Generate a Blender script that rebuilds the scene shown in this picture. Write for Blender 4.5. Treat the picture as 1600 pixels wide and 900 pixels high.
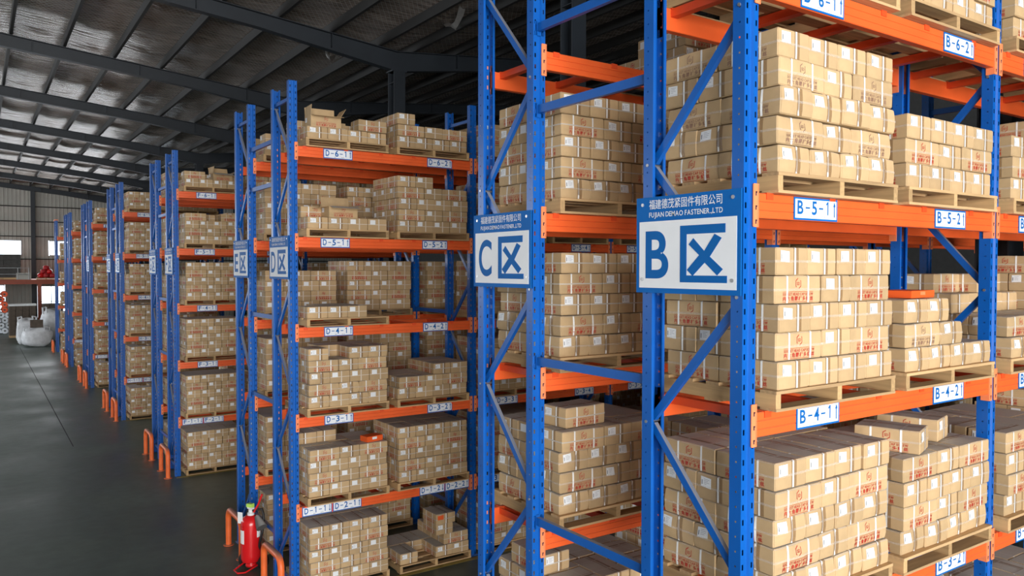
import bpy, math, random
import numpy as np
from mathutils import Vector, Matrix
from mathutils.bvhtree import BVHTree

random.seed(11)
S = bpy.context.scene
for o in list(bpy.data.objects): bpy.data.objects.remove(o)
COL = S.collection
R = math.radians

# ------------------------------------------------------------------ camera
CAM = Vector((-3.208, -2.529, 4.021))
YAW, PIT, ROL, FPX = 0.600487, -0.02473, 0.001528, 1220.8
FW = Vector((math.sin(YAW)*math.cos(PIT), math.cos(YAW)*math.cos(PIT), math.sin(PIT)))
RT = Vector((math.cos(YAW), -math.sin(YAW), 0)); UP = RT.cross(FW)
R2 = RT*math.cos(ROL) + UP*math.sin(ROL); U2 = UP*math.cos(ROL) - RT*math.sin(ROL)
cam = bpy.data.cameras.new('camera'); cam.sensor_width = 36; cam.sensor_fit = 'HORIZONTAL'
cam.lens = FPX*36/1600; cam.clip_start = .05; cam.clip_end = 300
co = bpy.data.objects.new('camera', cam); COL.objects.link(co)
co.matrix_world = Matrix(((R2.x, U2.x, -FW.x, CAM.x), (R2.y, U2.y, -FW.y, CAM.y), (R2.z, U2.z, -FW.z, CAM.z), (0, 0, 0, 1)))
S.camera = co

# ------------------------------------------------------------------ world, daylight in the openings, added left fill, exposure
w = bpy.data.worlds.new('overcast_sky'); S.world = w; w.use_nodes = True
w.node_tree.nodes['Background'].inputs[0].default_value = (.86, .93, 1, 1)
w.node_tree.nodes['Background'].inputs[1].default_value = 3.0
def area(name, loc, rot, sx, sy, power, col):
    l = bpy.data.lights.new(name, 'AREA'); l.shape = 'RECTANGLE'; l.size = sx; l.size_y = sy; l.energy = power; l.color = col
    o = bpy.data.objects.new(name, l); COL.objects.link(o); o.location = loc; o.rotation_euler = rot
    return o
area('daylight_through_gate', (-6, -15.6, 4.3), (R(90), 0, 0), 15, 7.6, 3700, (1, .98, .95))
area('added_left_fill', (-15.6, 37, 5.6), (R(90), 0, R(-90)), 40, 3.0, 1500, (.93, .97, 1))  # unseen window band, added to brighten far wall, row ends and floor
area('daylight_far_windows', (-3, 61.5, 5.0), (R(-90), 0, 0), 16, 2.4, 450, (.93, .97, 1))
vs = S.view_settings
vs.view_transform = 'Standard'; vs.look = 'None'; vs.gamma = 1; vs.exposure = 0.47
vs.use_curve_mapping = False

# ------------------------------------------------------------------ materials
MAT = {}
def nodes(name):
    m = bpy.data.materials.new(name); m.use_nodes = True; MAT[name] = m
    return m, m.node_tree.nodes, m.node_tree.links, m.node_tree.nodes['Principled BSDF']
def plain(name, col, rough=.5, metal=0, var=.12, scale=6, bump=0, dust=0, dustcol=(.52, .51, .49), alpha=1, spec=.5, emit=None, objvar=0, dlo=.55, dhi=.95):
    m, N, Lk, P = nodes(name)
    P.inputs['Roughness'].default_value = rough; P.inputs['Metallic'].default_value = metal
    P.inputs['Specular IOR Level'].default_value = spec
    tc = N.new('ShaderNodeTexCoord'); nz = N.new('ShaderNodeTexNoise')
    nz.inputs['Scale'].default_value = scale; nz.inputs['Detail'].default_value = 4
    Lk.new(tc.outputs['Object'], nz.inputs['Vector'])
    mr = N.new('ShaderNodeMapRange'); mr.inputs[1].default_value = .3; mr.inputs[2].default_value = .7
    mr.inputs[3].default_value = 1-var; mr.inputs[4].default_value = 1+var
    Lk.new(nz.outputs['Fac'], mr.inputs[0])
    fac = mr.outputs[0]
    if objvar:
        oi = N.new('ShaderNodeObjectInfo'); m2 = N.new('ShaderNodeMapRange')
        m2.inputs[3].default_value = 1-objvar; m2.inputs[4].default_value = 1+objvar*.6
        Lk.new(oi.outputs['Random'], m2.inputs[0])
        mu = N.new('ShaderNodeMath'); mu.operation = 'MULTIPLY'
        Lk.new(fac, mu.inputs[0]); Lk.new(m2.outputs[0], mu.inputs[1]); fac = mu.outputs[0]
    vm = N.new('ShaderNodeVectorMath'); vm.operation = 'SCALE'; vm.inputs[0].default_value = col
    Lk.new(fac, vm.inputs['Scale']); out = vm.outputs[0]
    if dust:
        g = N.new('ShaderNodeNewGeometry'); sp = N.new('ShaderNodeSeparateXYZ'); Lk.new(g.outputs['Normal'], sp.inputs[0])
        d = N.new('ShaderNodeMapRange'); d.inputs[1].default_value = dlo; d.inputs[2].default_value = dhi
        d.inputs[3].default_value = 0; d.inputs[4].default_value = dust; Lk.new(sp.outputs['Z'], d.inputs[0])
        mx = N.new('ShaderNodeMix'); mx.data_type = 'RGBA'; Lk.new(d.outputs[0], mx.inputs['Factor'])
        Lk.new(out, mx.inputs['A']); mx.inputs['B'].default_value = (*dustcol, 1); out = mx.outputs['Result']
    Lk.new(out, P.inputs['Base Color'])
    if bump:
        b = N.new('ShaderNodeBump'); b.inputs['Strength'].default_value = bump; b.inputs['Distance'].default_value = .01
        Lk.new(nz.outputs['Fac'], b.inputs['Height']); Lk.new(b.outputs[0], P.inputs['Normal'])
    P.inputs['Alpha'].default_value = alpha
    if emit: P.inputs['Emission Color'].default_value = (*emit[0], 1); P.inputs['Emission Strength'].default_value = emit[1]
    return m
plain('blue_paint', (.002, .098, .42), .36, var=.08, scale=3, dust=.85, dustcol=(.24, .24, .24), dlo=.30, dhi=.62)
plain('slot_dark', (.01, .012, .03), .8)
plain('orange_paint', (.86, .125, .026), .42, var=.08, scale=3, dust=.45, dustcol=(.35, .17, .10))
plain('orange_lit_pale', (.90, .25, .10), .45, var=.06)  # beam orange with light painted in for connector plates; also used for pale rail
plain('red_orange_paint', (.74, .075, .016), .45, var=.08, dust=.4, dustcol=(.3, .15, .1))
plain('guard_paint', (.85, .15, .03), .45, var=.1, dust=.85, dustcol=(.20, .15, .12))
plain('bolt_steel', (.45, .45, .46), .35, metal=.8)
plain('sign_blue', (.002, .125, .45), .6, var=.03, spec=.2)
plain('sign_white', (.82, .84, .88), .6, var=.03, spec=.2)
plain('sign_letter', (.002, .115, .40), .6, var=.03, spec=.2)
plain('sign_small_print', (.10, .12, .16), .5, var=.03)
plain('strap_white', (.84, .83, .80), .4, var=.04, dust=.96, dustcol=(.52, .51, .49))
plain('tape_brown', (.30, .17, .075), .25, var=.1, alpha=.45)
plain('strap_thin', (.78, .74, .68), .4, var=.04, alpha=.6)
plain('strap_far', (.68, .60, .50), .5, var=.04)
plain('strap_clear', (.86, .82, .76), .25, var=.02, alpha=.22)
plain('paper_white', (.84, .85, .86), .55, var=.03)
plain('ink_black', (.03, .03, .035), .6)
plain('ink_grey', (.35, .36, .38), .6)
plain('ink_red', (.44, .035, .02), .6, var=.12, scale=30)
plain('ink_faded', (.27, .15, .10), .6, var=.12, scale=30)
plain('carton_board', (.52, .355, .187), .72, var=.10, scale=9, dust=.92, objvar=.14, bump=.08)
plain('carton_inside', (.40, .265, .14), .8, var=.1)
plain('yellow_board', (.62, .50, .11), .7, var=.1, scale=9, dust=.6, objvar=.1)
plain('steel_dark', (.016, .021, .028), .5, var=.15, scale=2)
plain('steel_purlin', (.010, .0095, .009), .6, var=.2, scale=2)
plain('orange_box', (.86, .12, .02), .5, var=.05)
plain('extinguisher_red', (.62, .012, .015), .22, var=.04)
plain('rubber_black', (.012, .012, .013), .6)
plain('rubber_grey', (.10, .095, .09), .7, dust=.5)
plain('tag_green', (.45, .75, .12), .5)
plain('plastic_white', (.72, .73, .73), .45, var=.1, scale=8, bump=.3)
plain('bag_white', (.66, .67, .69), .6, var=.14, scale=5, bump=.5)
plain('roll_orange', (.85, .10, .02), .5)
plain('roll_white', (.66, .70, .74), .45)
plain('mezz_orange', (.30, .055, .02), .5)
plain('dark_carton', (.085, .062, .045), .75, var=.25, scale=6)
plain('dark_cloth', (.05, .047, .042), .7, var=.3, scale=5)
plain('red_goods', (.42, .02, .025), .45, var=.3, scale=12)
plain('rail_grey', (.35, .36, .36), .45)
plain('foil_bright', (.55, .54, .52), .3, metal=.7, bump=.6, scale=12)
plain('frame_alu', (.42, .43, .44), .4, metal=.3)
plain('floor_yellow', (.34, .26, .06), .55, var=.35, scale=5)
plain('joint_dark', (.018, .019, .019), .8)
# carton board with a tint per carton (joined cartons)
m, N, Lk, P = nodes('carton_board_far')
at = N.new('ShaderNodeAttribute'); at.attribute_name = 'tint'
vm = N.new('ShaderNodeVectorMath'); vm.operation = 'SCALE'; vm.inputs[0].default_value = (.52, .355, .187)
Lk.new(at.outputs['Fac'], vm.inputs['Scale'])
g = N.new('ShaderNodeNewGeometry'); sp = N.new('ShaderNodeSeparateXYZ'); Lk.new(g.outputs['Normal'], sp.inputs[0])
d = N.new('ShaderNodeMapRange'); d.inputs[1].default_value = .55; d.inputs[2].default_value = .95; d.inputs[4].default_value = .92
Lk.new(sp.outputs['Z'], d.inputs[0])
mx = N.new('ShaderNodeMix'); mx.data_type = 'RGBA'; Lk.new(d.outputs[0], mx.inputs['Factor']); Lk.new(vm.outputs[0], mx.inputs['A'])
mx.inputs['B'].default_value = (.52, .51, .49, 1); Lk.new(mx.outputs['Result'], P.inputs['Base Color']); P.inputs['Roughness'].default_value = .72
# wood with grain along the longest direction (object x or y)
def wood(name, col, axis):
    m, N, Lk, P = nodes(name); P.inputs['Roughness'].default_value = .75
    tc = N.new('ShaderNodeTexCoord'); mp = N.new('ShaderNodeMapping'); Lk.new(tc.outputs['Object'], mp.inputs['Vector'])
    mp.inputs['Scale'].default_value = (2.5, 45, 45) if axis == 0 else (45, 2.5, 45)
    nz = N.new('ShaderNodeTexNoise'); nz.inputs['Scale'].default_value = 1; nz.inputs['Detail'].default_value = 5; Lk.new(mp.outputs[0], nz.inputs['Vector'])
    oi = N.new('ShaderNodeObjectInfo'); ad = N.new('ShaderNodeMath'); ad.operation = 'MULTIPLY_ADD'
    ad.inputs[1].default_value = .5; Lk.new(oi.outputs['Random'], ad.inputs[0]); Lk.new(nz.outputs['Fac'], ad.inputs[2])
    cr = N.new('ShaderNodeMapRange'); cr.inputs[1].default_value = .35; cr.inputs[2].default_value = 1.1; cr.inputs[3].default_value = .62; cr.inputs[4].default_value = 1.25
    Lk.new(ad.outputs[0], cr.inputs[0])
    vm = N.new('ShaderNodeVectorMath'); vm.operation = 'SCALE'; vm.inputs[0].default_value = col; Lk.new(cr.outputs[0], vm.inputs['Scale'])
    Lk.new(vm.outputs[0], P.inputs['Base Color'])
    b = N.new('ShaderNodeBump'); b.inputs['Strength'].default_value = .25; b.inputs['Distance'].default_value = .004
    Lk.new(nz.outputs['Fac'], b.inputs['Height']); Lk.new(b.outputs[0], P.inputs['Normal'])
wood('wood_x', (.52, .335, .165), 0); wood('wood_y', (.50, .32, .15), 1)
# floor: worn dark painted concrete with a sheen
m, N, Lk, P = nodes('floor_paint')
tc = N.new('ShaderNodeTexCoord'); n1 = N.new('ShaderNodeTexNoise'); n1.inputs['Scale'].default_value = .55; n1.inputs['Detail'].default_value = 8; n1.inputs['Roughness'].default_value = .62
n2 = N.new('ShaderNodeTexNoise'); n2.inputs['Scale'].default_value = 5; n2.inputs['Detail'].default_value = 6
Lk.new(tc.outputs['Object'], n1.inputs['Vector']); Lk.new(tc.outputs['Object'], n2.inputs['Vector'])
cr = N.new('ShaderNodeValToRGB'); cr.color_ramp.elements[0].position = .36; cr.color_ramp.elements[1].position = .68
cr.color_ramp.elements[0].color = (.038, .062, .050, 1); cr.color_ramp.elements[1].color = (.095, .124, .106, 1)
Lk.new(n1.outputs['Fac'], cr.inputs[0])
mv = N.new('ShaderNodeMapRange'); mv.inputs[1].default_value = .3; mv.inputs[2].default_value = .7; mv.inputs[3].default_value = .85; mv.inputs[4].default_value = 1.15
Lk.new(n2.outputs['Fac'], mv.inputs[0])
vm = N.new('ShaderNodeVectorMath'); vm.operation = 'SCALE'; Lk.new(cr.outputs[0], vm.inputs[0]); Lk.new(mv.outputs[0], vm.inputs['Scale'])
Lk.new(vm.outputs[0], P.inputs['Base Color'])
mr = N.new('ShaderNodeMapRange'); mr.inputs[1].default_value = .3; mr.inputs[2].default_value = .7; mr.inputs[3].default_value = .32; mr.inputs[4].default_value = .55
Lk.new(n1.outputs['Fac'], mr.inputs[0]); Lk.new(mr.outputs[0], P.inputs['Roughness'])
b = N.new('ShaderNodeBump'); b.inputs['Strength'].default_value = .12; b.inputs['Distance'].default_value = .02; Lk.new(n2.outputs['Fac'], b.inputs['Height']); Lk.new(b.outputs[0], P.inputs['Normal'])
# roof insulation: dull wrinkled foil held by a wire net
m, N, Lk, P = nodes('roof_foil')
tc = N.new('ShaderNodeTexCoord'); mp = N.new('ShaderNodeMapping'); mp.inputs['Scale'].default_value = (1.2, 5, 1); Lk.new(tc.outputs['Object'], mp.inputs['Vector'])
n1 = N.new('ShaderNodeTexNoise'); n1.inputs['Scale'].default_value = 1.6; n1.inputs['Detail'].default_value = 6; Lk.new(mp.outputs[0], n1.inputs['Vector'])
cr = N.new('ShaderNodeValToRGB'); cr.color_ramp.elements[0].color = (.20, .155, .125, 1); cr.color_ramp.elements[1].color = (.40, .335, .29, 1)
cr.color_ramp.elements[0].position = .35; cr.color_ramp.elements[1].position = .7; Lk.new(n1.outputs['Fac'], cr.inputs[0])
def diag(sgn):
    a = N.new('ShaderNodeSeparateXYZ'); Lk.new(tc.outputs['Object'], a.inputs[0])
    s1 = N.new('ShaderNodeMath'); s1.operation = 'MULTIPLY_ADD'; s1.inputs[1].default_value = sgn*1.6; Lk.new(a.outputs['X'], s1.inputs[0]); Lk.new(a.outputs['Y'], s1.inputs[2])
    s2 = N.new('ShaderNodeMath'); s2.operation = 'PINGPONG'; s2.inputs[1].default_value = .09; Lk.new(s1.outputs[0], s2.inputs[0])
    s3 = N.new('ShaderNodeMath'); s3.operation = 'LESS_THAN'; s3.inputs[1].default_value = .007; Lk.new(s2.outputs[0], s3.inputs[0]); return s3
dA, dB = diag(1), diag(-1); mxx = N.new('ShaderNodeMath'); mxx.operation = 'MAXIMUM'; Lk.new(dA.outputs[0], mxx.inputs[0]); Lk.new(dB.outputs[0], mxx.inputs[1])
mx = N.new('ShaderNodeMix'); mx.data_type = 'RGBA'; Lk.new(mxx.outputs[0], mx.inputs['Factor']); Lk.new(cr.outputs[0], mx.inputs['A']); mx.inputs['B'].default_value = (.5, .48, .46, 1)
Lk.new(mx.outputs['Result'], P.inputs['Base Color']); P.inputs['Metallic'].default_value = .38; P.inputs['Roughness'].default_value = .25
b = N.new('ShaderNodeBump'); b.inputs['Strength'].default_value = 1; b.inputs['Distance'].default_value = .05; Lk.new(n1.outputs['Fac'], b.inputs['Height']); Lk.new(b.outputs[0], P.inputs['Normal'])
plain('wall_sheet', (.40, .39, .345), .55, var=.12, scale=.8)
plain('wall_dark', (.06, .06, .06), .8, var=.1)
plain('wall_plain', (.22, .215, .20), .7, var=.1, scale=.6)
# glass pane
m, N, Lk, P = nodes('window_glass'); P.inputs['Base Color'].default_value = (.9, .95, 1, 1); P.inputs['Roughness'].default_value = .25
P.inputs['Transmission Weight'].default_value = 1; P.inputs['IOR'].default_value = 1.05

# ------------------------------------------------------------------ mesh helpers
class MB:
    def __init__(s): s.v = []; s.f = []; s.m = []
    def quad(s, *p, m=0):
        n = len(s.v); s.v += [tuple(q) for q in p]; s.f.append(tuple(range(n, n+len(p)))); s.m.append(m); return s
    def box(s, x0, x1, y0, y1, z0, z1, m=0, c=0):
        n = len(s.v)
        if c <= 0:
            s.v += [(x, y, z) for z in (z0, z1) for y in (y0, y1) for x in (x0, x1)]
            for f in ((0, 2, 3, 1), (4, 5, 7, 6), (0, 1, 5, 4), (2, 6, 7, 3), (0, 4, 6, 2), (1, 3, 7, 5)):
                s.f.append(tuple(n+i for i in f)); s.m.append(m)
        else:   # chamfered along the four vertical edges
            pr = [(x0+c, y0), (x1-c, y0), (x1, y0+c), (x1, y1-c), (x1-c, y1), (x0+c, y1), (x0, y1-c), (x0, y0+c)]
            s.prism(pr, lambda p, t: (p[0], p[1], t), z0, z1, m)
        return s
    def prism(s, prof, fn, t0, t1, m=0, caps=True):
        n = len(s.v); k = len(prof)
        s.v += [fn(p, t0) for p in prof] + [fn(p, t1) for p in prof]
        for i in range(k):
            j = (i+1) % k; s.f.append((n+i, n+j, n+k+j, n+k+i)); s.m.append(m)
        if caps: s.f.append(tuple(range(n+k-1, n-1, -1))); s.m.append(m); s.f.append(tuple(range(n+k, n+2*k))); s.m.append(m)
        return s
    def sheet(s, prof, fn, t0, t1, m=0):
        n = len(s.v); k = len(prof); s.v += [fn(p, t0) for p in prof] + [fn(p, t1) for p in prof]
        for i in range(k-1): s.f.append((n+i, n+i+1, n+k+i+1, n+k+i)); s.m.append(m)
        return s
    def tube(s, pts, r, k=10, m=0, caps=True):
        pts = [Vector(p) for p in pts]; rs = r if isinstance(r, (list, tuple)) else [r]*len(pts); n0 = len(s.v); prev = None
        for i, p in enumerate(pts):
            t = (pts[min(i+1, len(pts)-1)]-pts[max(i-1, 0)]).normalized()
            if prev is None: a = t.orthogonal().normalized()
            else: a = (prev - t*prev.dot(t)).normalized()
            prev = a; bb = t.cross(a)
            for j in range(k):
                q = p + (a*math.cos(2*math.pi*j/k) + bb*math.sin(2*math.pi*j/k))*rs[i]; s.v.append(tuple(q))
        for i in range(len(pts)-1):
            for j in range(k):
                A = n0+i*k+j; B = n0+i*k+(j+1) % k; s.f.append((A, B, B+k, A+k)); s.m.append(m)
        if caps:
            s.f.append(tuple(range(n0+k-1, n0-1, -1))); s.m.append(m)
            e = n0+(len(pts)-1)*k; s.f.append(tuple(range(e, e+k))); s.m.append(m)
        return s
    def lathe(s, prof, c=(0, 0, 0), k=20, m=0):
        return s.tube([(c[0], c[1]+1e-7*i, c[2]+z) for i, (r, z) in enumerate(prof)], [max(r, .0005) for r, z in prof], k, m) if False else s._lathe(prof, c, k, m)
    def _lathe(s, prof, c, k, m):
        n = len(s.v)
        for r, z in prof:
            for j in range(k): s.v.append((c[0]+r*math.cos(2*math.pi*j/k), c[1]+r*math.sin(2*math.pi*j/k), c[2]+z))
        for i in range(len(prof)-1):
            for j in range(k):
                A = n+i*k+j; B = n+i*k+(j+1) % k; s.f.append((A, B, B+k, A+k)); s.m.append(m)
        s.f.append(tuple(range(n+k-1, n-1, -1))); s.m.append(m)
        e = n+(len(prof)-1)*k; s.f.append(tuple(range(e, e+k))); s.m.append(m)
        return s
    def mesh(s, name, mats, smooth=False):
        me = bpy.data.meshes.new(name); me.from_pydata(s.v, [], s.f)
        for mt in ([mats] if isinstance(mats, str) else mats): me.materials.append(MAT[mt])
        if len(me.materials) > 1: me.polygons.foreach_set('material_index', s.m)
        if smooth: me.polygons.foreach_set('use_smooth', [True]*len(me.polygons)); me.set_sharp_from_angle(angle=R(35))
        me.update(); return me
    def obj(s, name, mats, parent=None, smooth=False): return put(name, s.mesh(name, mats, smooth), parent)
def put(name, me, parent=None, loc=None, rz=None):
    o = bpy.data.objects.new(name, me); COL.objects.link(o)
    if parent is not None: o.parent = parent
    if loc is not None: o.location = loc
    if rz is not None: o.rotation_euler[2] = rz
    return o
def thing(name, loc=(0, 0, 0), rz=0):
    o = bpy.data.objects.new(name, None); COL.objects.link(o); o.location = loc; o.rotation_euler[2] = rz; o.empty_display_size = .1; return o
def tag(o, label, cat, group=None):
    o['label'] = label; o['category'] = cat
    if group: o['group'] = group
    return o
def struct(o, label=None):
    o['kind'] = 'structure'
    if label: o['label'] = label
    return o

# ------------------------------------------------------------------ lettering
GL = {}
def glyph(ch, off, res=2):
    key = (ch, off, res)
    if key in GL: return GL[key]
    c = bpy.data.curves.new('g', 'FONT'); c.body = ch; c.size = 1; c.resolution_u = res; c.offset = off; c.fill_mode = 'FRONT'
    o = bpy.data.objects.new('g', c); COL.objects.link(o)
    me = bpy.data.meshes.new_from_object(o.evaluated_get(bpy.context.evaluated_depsgraph_get()))
    vv = [(v.co.x, v.co.y) for v in me.vertices]; ff = [tuple(p.vertices) for p in me.polygons]
    bpy.data.objects.remove(o); bpy.data.curves.remove(c); bpy.data.meshes.remove(me)
    xs = [v[0] for v in vv] or [0, .3]; GL[key] = (vv, ff, min(xs), max(xs)); return GL[key]
def text2d(txt, height, width=None, bold=.0, gap=.12, cjk=False, res=2):
    """flat lettering: list of (x, y) and faces, left edge at 0, baseline 0; caps are `height` tall"""
    V, F = [], []; x = 0
    cap = .88 if cjk else .727
    for ch in txt:
        if ch == ' ': x += .28; continue
        vv, ff, x0, x1 = glyph(ch, bold, res); n = len(V)
        if cjk:
            cx = (x0+x1)/2; V += [(a-cx+x+.46, b+.08) for a, b in vv]; x += .94+gap
        else:
            V += [(a-x0+x, b) for a, b in vv]; x += (x1-x0)+gap
        F += [tuple(n+i for i in f) for f in ff]
    x -= gap; sy = height/cap; sx = (width/x) if width else sy
    return [(a*sx, b*sy) for a, b in V], F, x*sx
def glyph_to(mb, vf, fn, m=0):
    V, F, _ = vf; n = len(mb.v); mb.v += [fn(a, b) for a, b in V]
    for f in F: mb.f.append(tuple(n+i for i in f)); mb.m.append(m)

# ------------------------------------------------------------------ building shell
VX, FARY, BACKY, LX, RX = 5.18, 62.2, -16.0, -16.0, 24.0
MODULE, BAYP, BAYL, PITCH, DEPTH = 6.7464, 2.537, 2.437, 1.1, .70
def rtop(x): return 9.22 + .1*abs(5.18-x)              # top of the rafters
mb = MB(); mb.box(LX, RX, BACKY, FARY, -.2, 0); struct(mb.obj('floor', 'floor_paint'))
mb = MB()
for a, bx in ((LX, VX), (VX, RX)):
    za, zb = rtop(a)+.24, rtop(bx)+.24
    rs = random.Random(3); nX = int(abs(bx-a)/.2); nY = int((FARY-BACKY)/.3); n0 = len(mb.v)
    for i in range(nX+1):
        x = a+(bx-a)*i/nX; sagx = abs(math.sin(math.pi*(abs(x-VX)-.45)/1.19))
        for j in range(nY+1):
            y = BACKY+(FARY-BACKY)*j/nY; k2 = int((abs(x-VX)-.45)//1.19)
            mb.v.append((x, y, rtop(x)+.24-sagx*(.035+.028*math.sin(y*1.9+k2*2.1)+.022*math.sin(y*4.7+k2*1.3)+.008*rs.uniform(-1, 1))))
    for i in range(nX):
        for j in range(nY): A = n0+i*(nY+1)+j; mb.f.append((A, A+1, A+nY+2, A+nY+1)); mb.m.append(0)
    mb.quad((a, BACKY, za+.1), (bx, BACKY, zb+.1), (bx, FARY, zb+.1), (a, FARY, za+.1))
ceil = mb.obj('ceiling', 'roof_foil', None, True); struct(ceil)
# purlins (C sections along Y), one object each, pieces of the ceiling
k = 0
pm = MB(); pm.prism([(-.035, 0), (.035, 0), (.035, .03), (.025, .03), (.025, .012), (-.02, .012), (-.02, .2), (.035, .2), (.035, .215), (-.035, .215)],
                    lambda p, t: (p[0], t, p[1]), BACKY, FARY)
pme = pm.mesh('purlin', 'steel_purlin')
for sgn in (-1, 1):
    x = VX + sgn*.45
    while LX < x < RX:
        o = put('purlin', pme, ceil, (x, 0, rtop(x)+.01)); x += sgn*1.19
# rafters: tapered I sections running along X, haunched at the column
FRY = [1.15+MODULE*n for n in range(-2, 10)]
FRY = [y for y in FRY if y < FARY-.2]
rm = MB()
for sgn, xe in ((-1, LX), (1, RX)):
    xs = [VX, VX+sgn*3.3, xe]
    for i in range(2):
        xa, xb = xs[i], xs[i+1]
        da = .48 if i == 0 else .33
        ta, tb = rtop(xa), rtop(xb); ba, bb = ta-da, tb-.33
        for (y0, y1, oa0, oa1) in ((-.1, .1, 0, .016), (-.005, .005, .016, None), (-.1, .1, None, -.016)):
            if oa1 is None: za0, za1, zb0, zb1 = ba+.014, ta-.014, bb+.014, tb-.014
            elif oa0 is None: za0, za1, zb0, zb1 = ba, ba+.016, bb, bb+.016
            else: za0, za1, zb0, zb1 = ta-.016, ta, tb-.016, tb
            n = len(rm.v)
            rm.v += [(xa, y0, za0), (xa, y1, za0), (xa, y0, za1), (xa, y1, za1), (xb, y0, zb0), (xb, y1, zb0), (xb, y0, zb1), (xb, y1, zb1)]
            for f in ((0, 1, 3, 2), (4, 6, 7, 5), (0, 4, 5, 1), (2, 3, 7, 6), (0, 2, 6, 4), (1, 5, 7, 3)): rm.f.append(tuple(n+q for q in f)); rm.m.append(0)
        nst = max(1, int(abs(xb-xa)/2.38))
        for q in range(nst):                                      # stiffeners and cleats under the purlins
            x = xa+(xb-xa)*(q+.5)/nst; zt = rtop(x); rm.box(x-.006, x+.006, -.09, .09, zt-.33, zt-.01)
rme = rm.mesh('rafter', 'steel_dark')
cm = MB()
for s in (-1, 1): cm.box(-.15+s*0, .15, s*.15-.009, s*.15+.009, 0, 8.75)
cm.box(-.006, .006, -.145, .145, 0, 8.75); cm.box(-.2, .2, -.2, .2, 0, .025); cm.box(-.19, .19, -.17, .17, 8.72, 8.75)
for z in (8.45, 8.72): cm.box(-.15, .15, -.145, .145, z, z+.012)
cme = cm.mesh('column', 'steel_dark')
for i, y in enumerate(FRY):
    r = put('trim_%d' % (2*i+1), rme, None, (0, y, 0)); struct(r, 'dark steel rafter under the roof')
    c = put('trim_%d' % (2*i+2), cme, None, (VX, y, 0)); struct(c, 'dark steel building column')
# torn strips of foil hanging from the roof
def strip(x, y, z, L, ang, seed):
    rr = random.Random(seed); mb = MB(); pr = []
    for i in range(9):
        t = i/8; pr.append((t*L*math.cos(ang), t*L*math.sin(ang), -.25*math.sin(t*3.0)+rr.uniform(-.03, .03)))
    for i in range(8):
        a, b2 = pr[i], pr[i+1]; wA = .14+.05*math.sin(i*1.3); wB = .14+.05*math.sin((i+1)*1.3)
        mb.quad((a[0], a[1], a[2]), (b2[0], b2[1], b2[2]), (b2[0]+wB, b2[1], b2[2]+.10*math.cos(i)), (a[0]+wA, a[1], a[2]+.10*math.cos(i-1)))
    o = mb.obj('foil_strip', 'foil_bright'); o.location = (x, y, z); return o
tag(strip(3.7, 15.6, 9.58, 1.6, 1.1, 1), 'torn silver foil strip hanging beside the dark column top', 'foil')
tag(strip(5.0, 11.3, 9.46, 1.5, 1.3, 2), 'torn grey foil strip hanging nearest the blue C rack post', 'foil')

# far wall: ribbed sheets with windows, girts and a column
OPEN = [(-7.6, -4.0, 4.9, 5.97), (-3.5, -.57, 4.9, 5.97), (1.09, 4.2, 4.9, 5.97), (5.6, 9.0, 4.9, 5.97), (-3.6, -1.62, .9, 2.85), (.42, 1.9, .5, 2.75)]
mb = MB(); x = LX
while x < RX-1e-6:
    x1 = min(x+.24, RX); xm = (x+x1)/2; cuts = [(z0, z1) for a, b2, z0, z1 in OPEN if a < xm < b2]; cuts.sort()
    z = 0; segs = []
    for z0, z1 in cuts: segs.append((z, z0)); z = z1
    segs.append((z, rtop(xm)+.30))
    for z0, z1 in segs:
        pr = [(x, 0), (x+.17, 0), (x+.185, -.03), (x+.225, -.03), (x1, 0)]
        mb.sheet(pr, lambda p, t: (p[0], FARY+p[1], t), z0, z1)
        mb.quad((x, FARY+.08, z0), (x, FARY+.08, z1), (x1, FARY+.08, z1), (x1, FARY+.08, z0))
    x = x1
wf = mb.obj('wall_far', 'wall_sheet'); struct(wf)
for z in (6.2, 7.25, 8.3, 4.6): 
    g = MB(); g.box(LX, RX, FARY-.16, FARY-.06, z, z+.07); g.obj('girt', 'steel_purlin', wf)
for x in (-6.9, .1, 7.0, 14):
    g = MB(); g.box(x-.13, x+.13, FARY-.3, FARY-.28, 0, rtop(x)-.05); g.box(x-.01, x+.01, FARY-.28, FARY-.06, 0, rtop(x)-.05); g.box(x-.13, x+.13, FARY-.08, FARY-.06, 0, rtop(x)-.05)
    g.obj('wall_post', 'steel_dark', wf)
for i, (a, b2, z0, z1) in enumerate(OPEN):
    mb = MB()
    for xx in (a, (a+b2)/2-.02, b2-.05): mb.box(xx, xx+.05, FARY-.05, FARY+.02, z0, z1)
    for zz in (z0, z1-.05): mb.box(a, b2, FARY-.05, FARY+.02, zz, zz+.05)
    if z1-z0 > 1.5: mb.box(a, b2, FARY-.05, FARY+.02, (z0+z1)/2-.02, (z0+z1)/2+.03)
    wo = mb.obj('window_%d' % (i+1), 'frame_alu'); struct(wo)
    g = MB(); g.box(a+.02, b2-.02, FARY-.012, FARY-.006, z0+.02, z1-.02); g.obj('pane', 'window_glass', wo)
# other walls: left with an added band of openings for fill light, near with an open gate, right closed
mb = MB(); mb.box(LX-.15, LX, BACKY, FARY, 0, 4.0).box(LX-.15, LX, BACKY, FARY, 7.2, rtop(LX)+.3)
mb.box(LX-.15, LX, BACKY, 17, 4, 7.2).box(LX-.15, LX, 57, FARY, 4, 7.2)
struct(mb.obj('wall_left', 'wall_plain'))
mb = MB(); mb.box(LX, -13.6, BACKY-.15, BACKY, 0, 11.5).box(1.6, RX, BACKY-.15, BACKY, 0, 11.5).box(-13.6, 1.6, BACKY-.15, BACKY, 8.2, 11.5)
struct(mb.obj('wall_near', 'wall_plain'))
mb = MB(); mb.box(RX, RX+.15, BACKY, FARY, 0, 11.4); struct(mb.obj('wall_right', 'wall_dark'))
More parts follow.
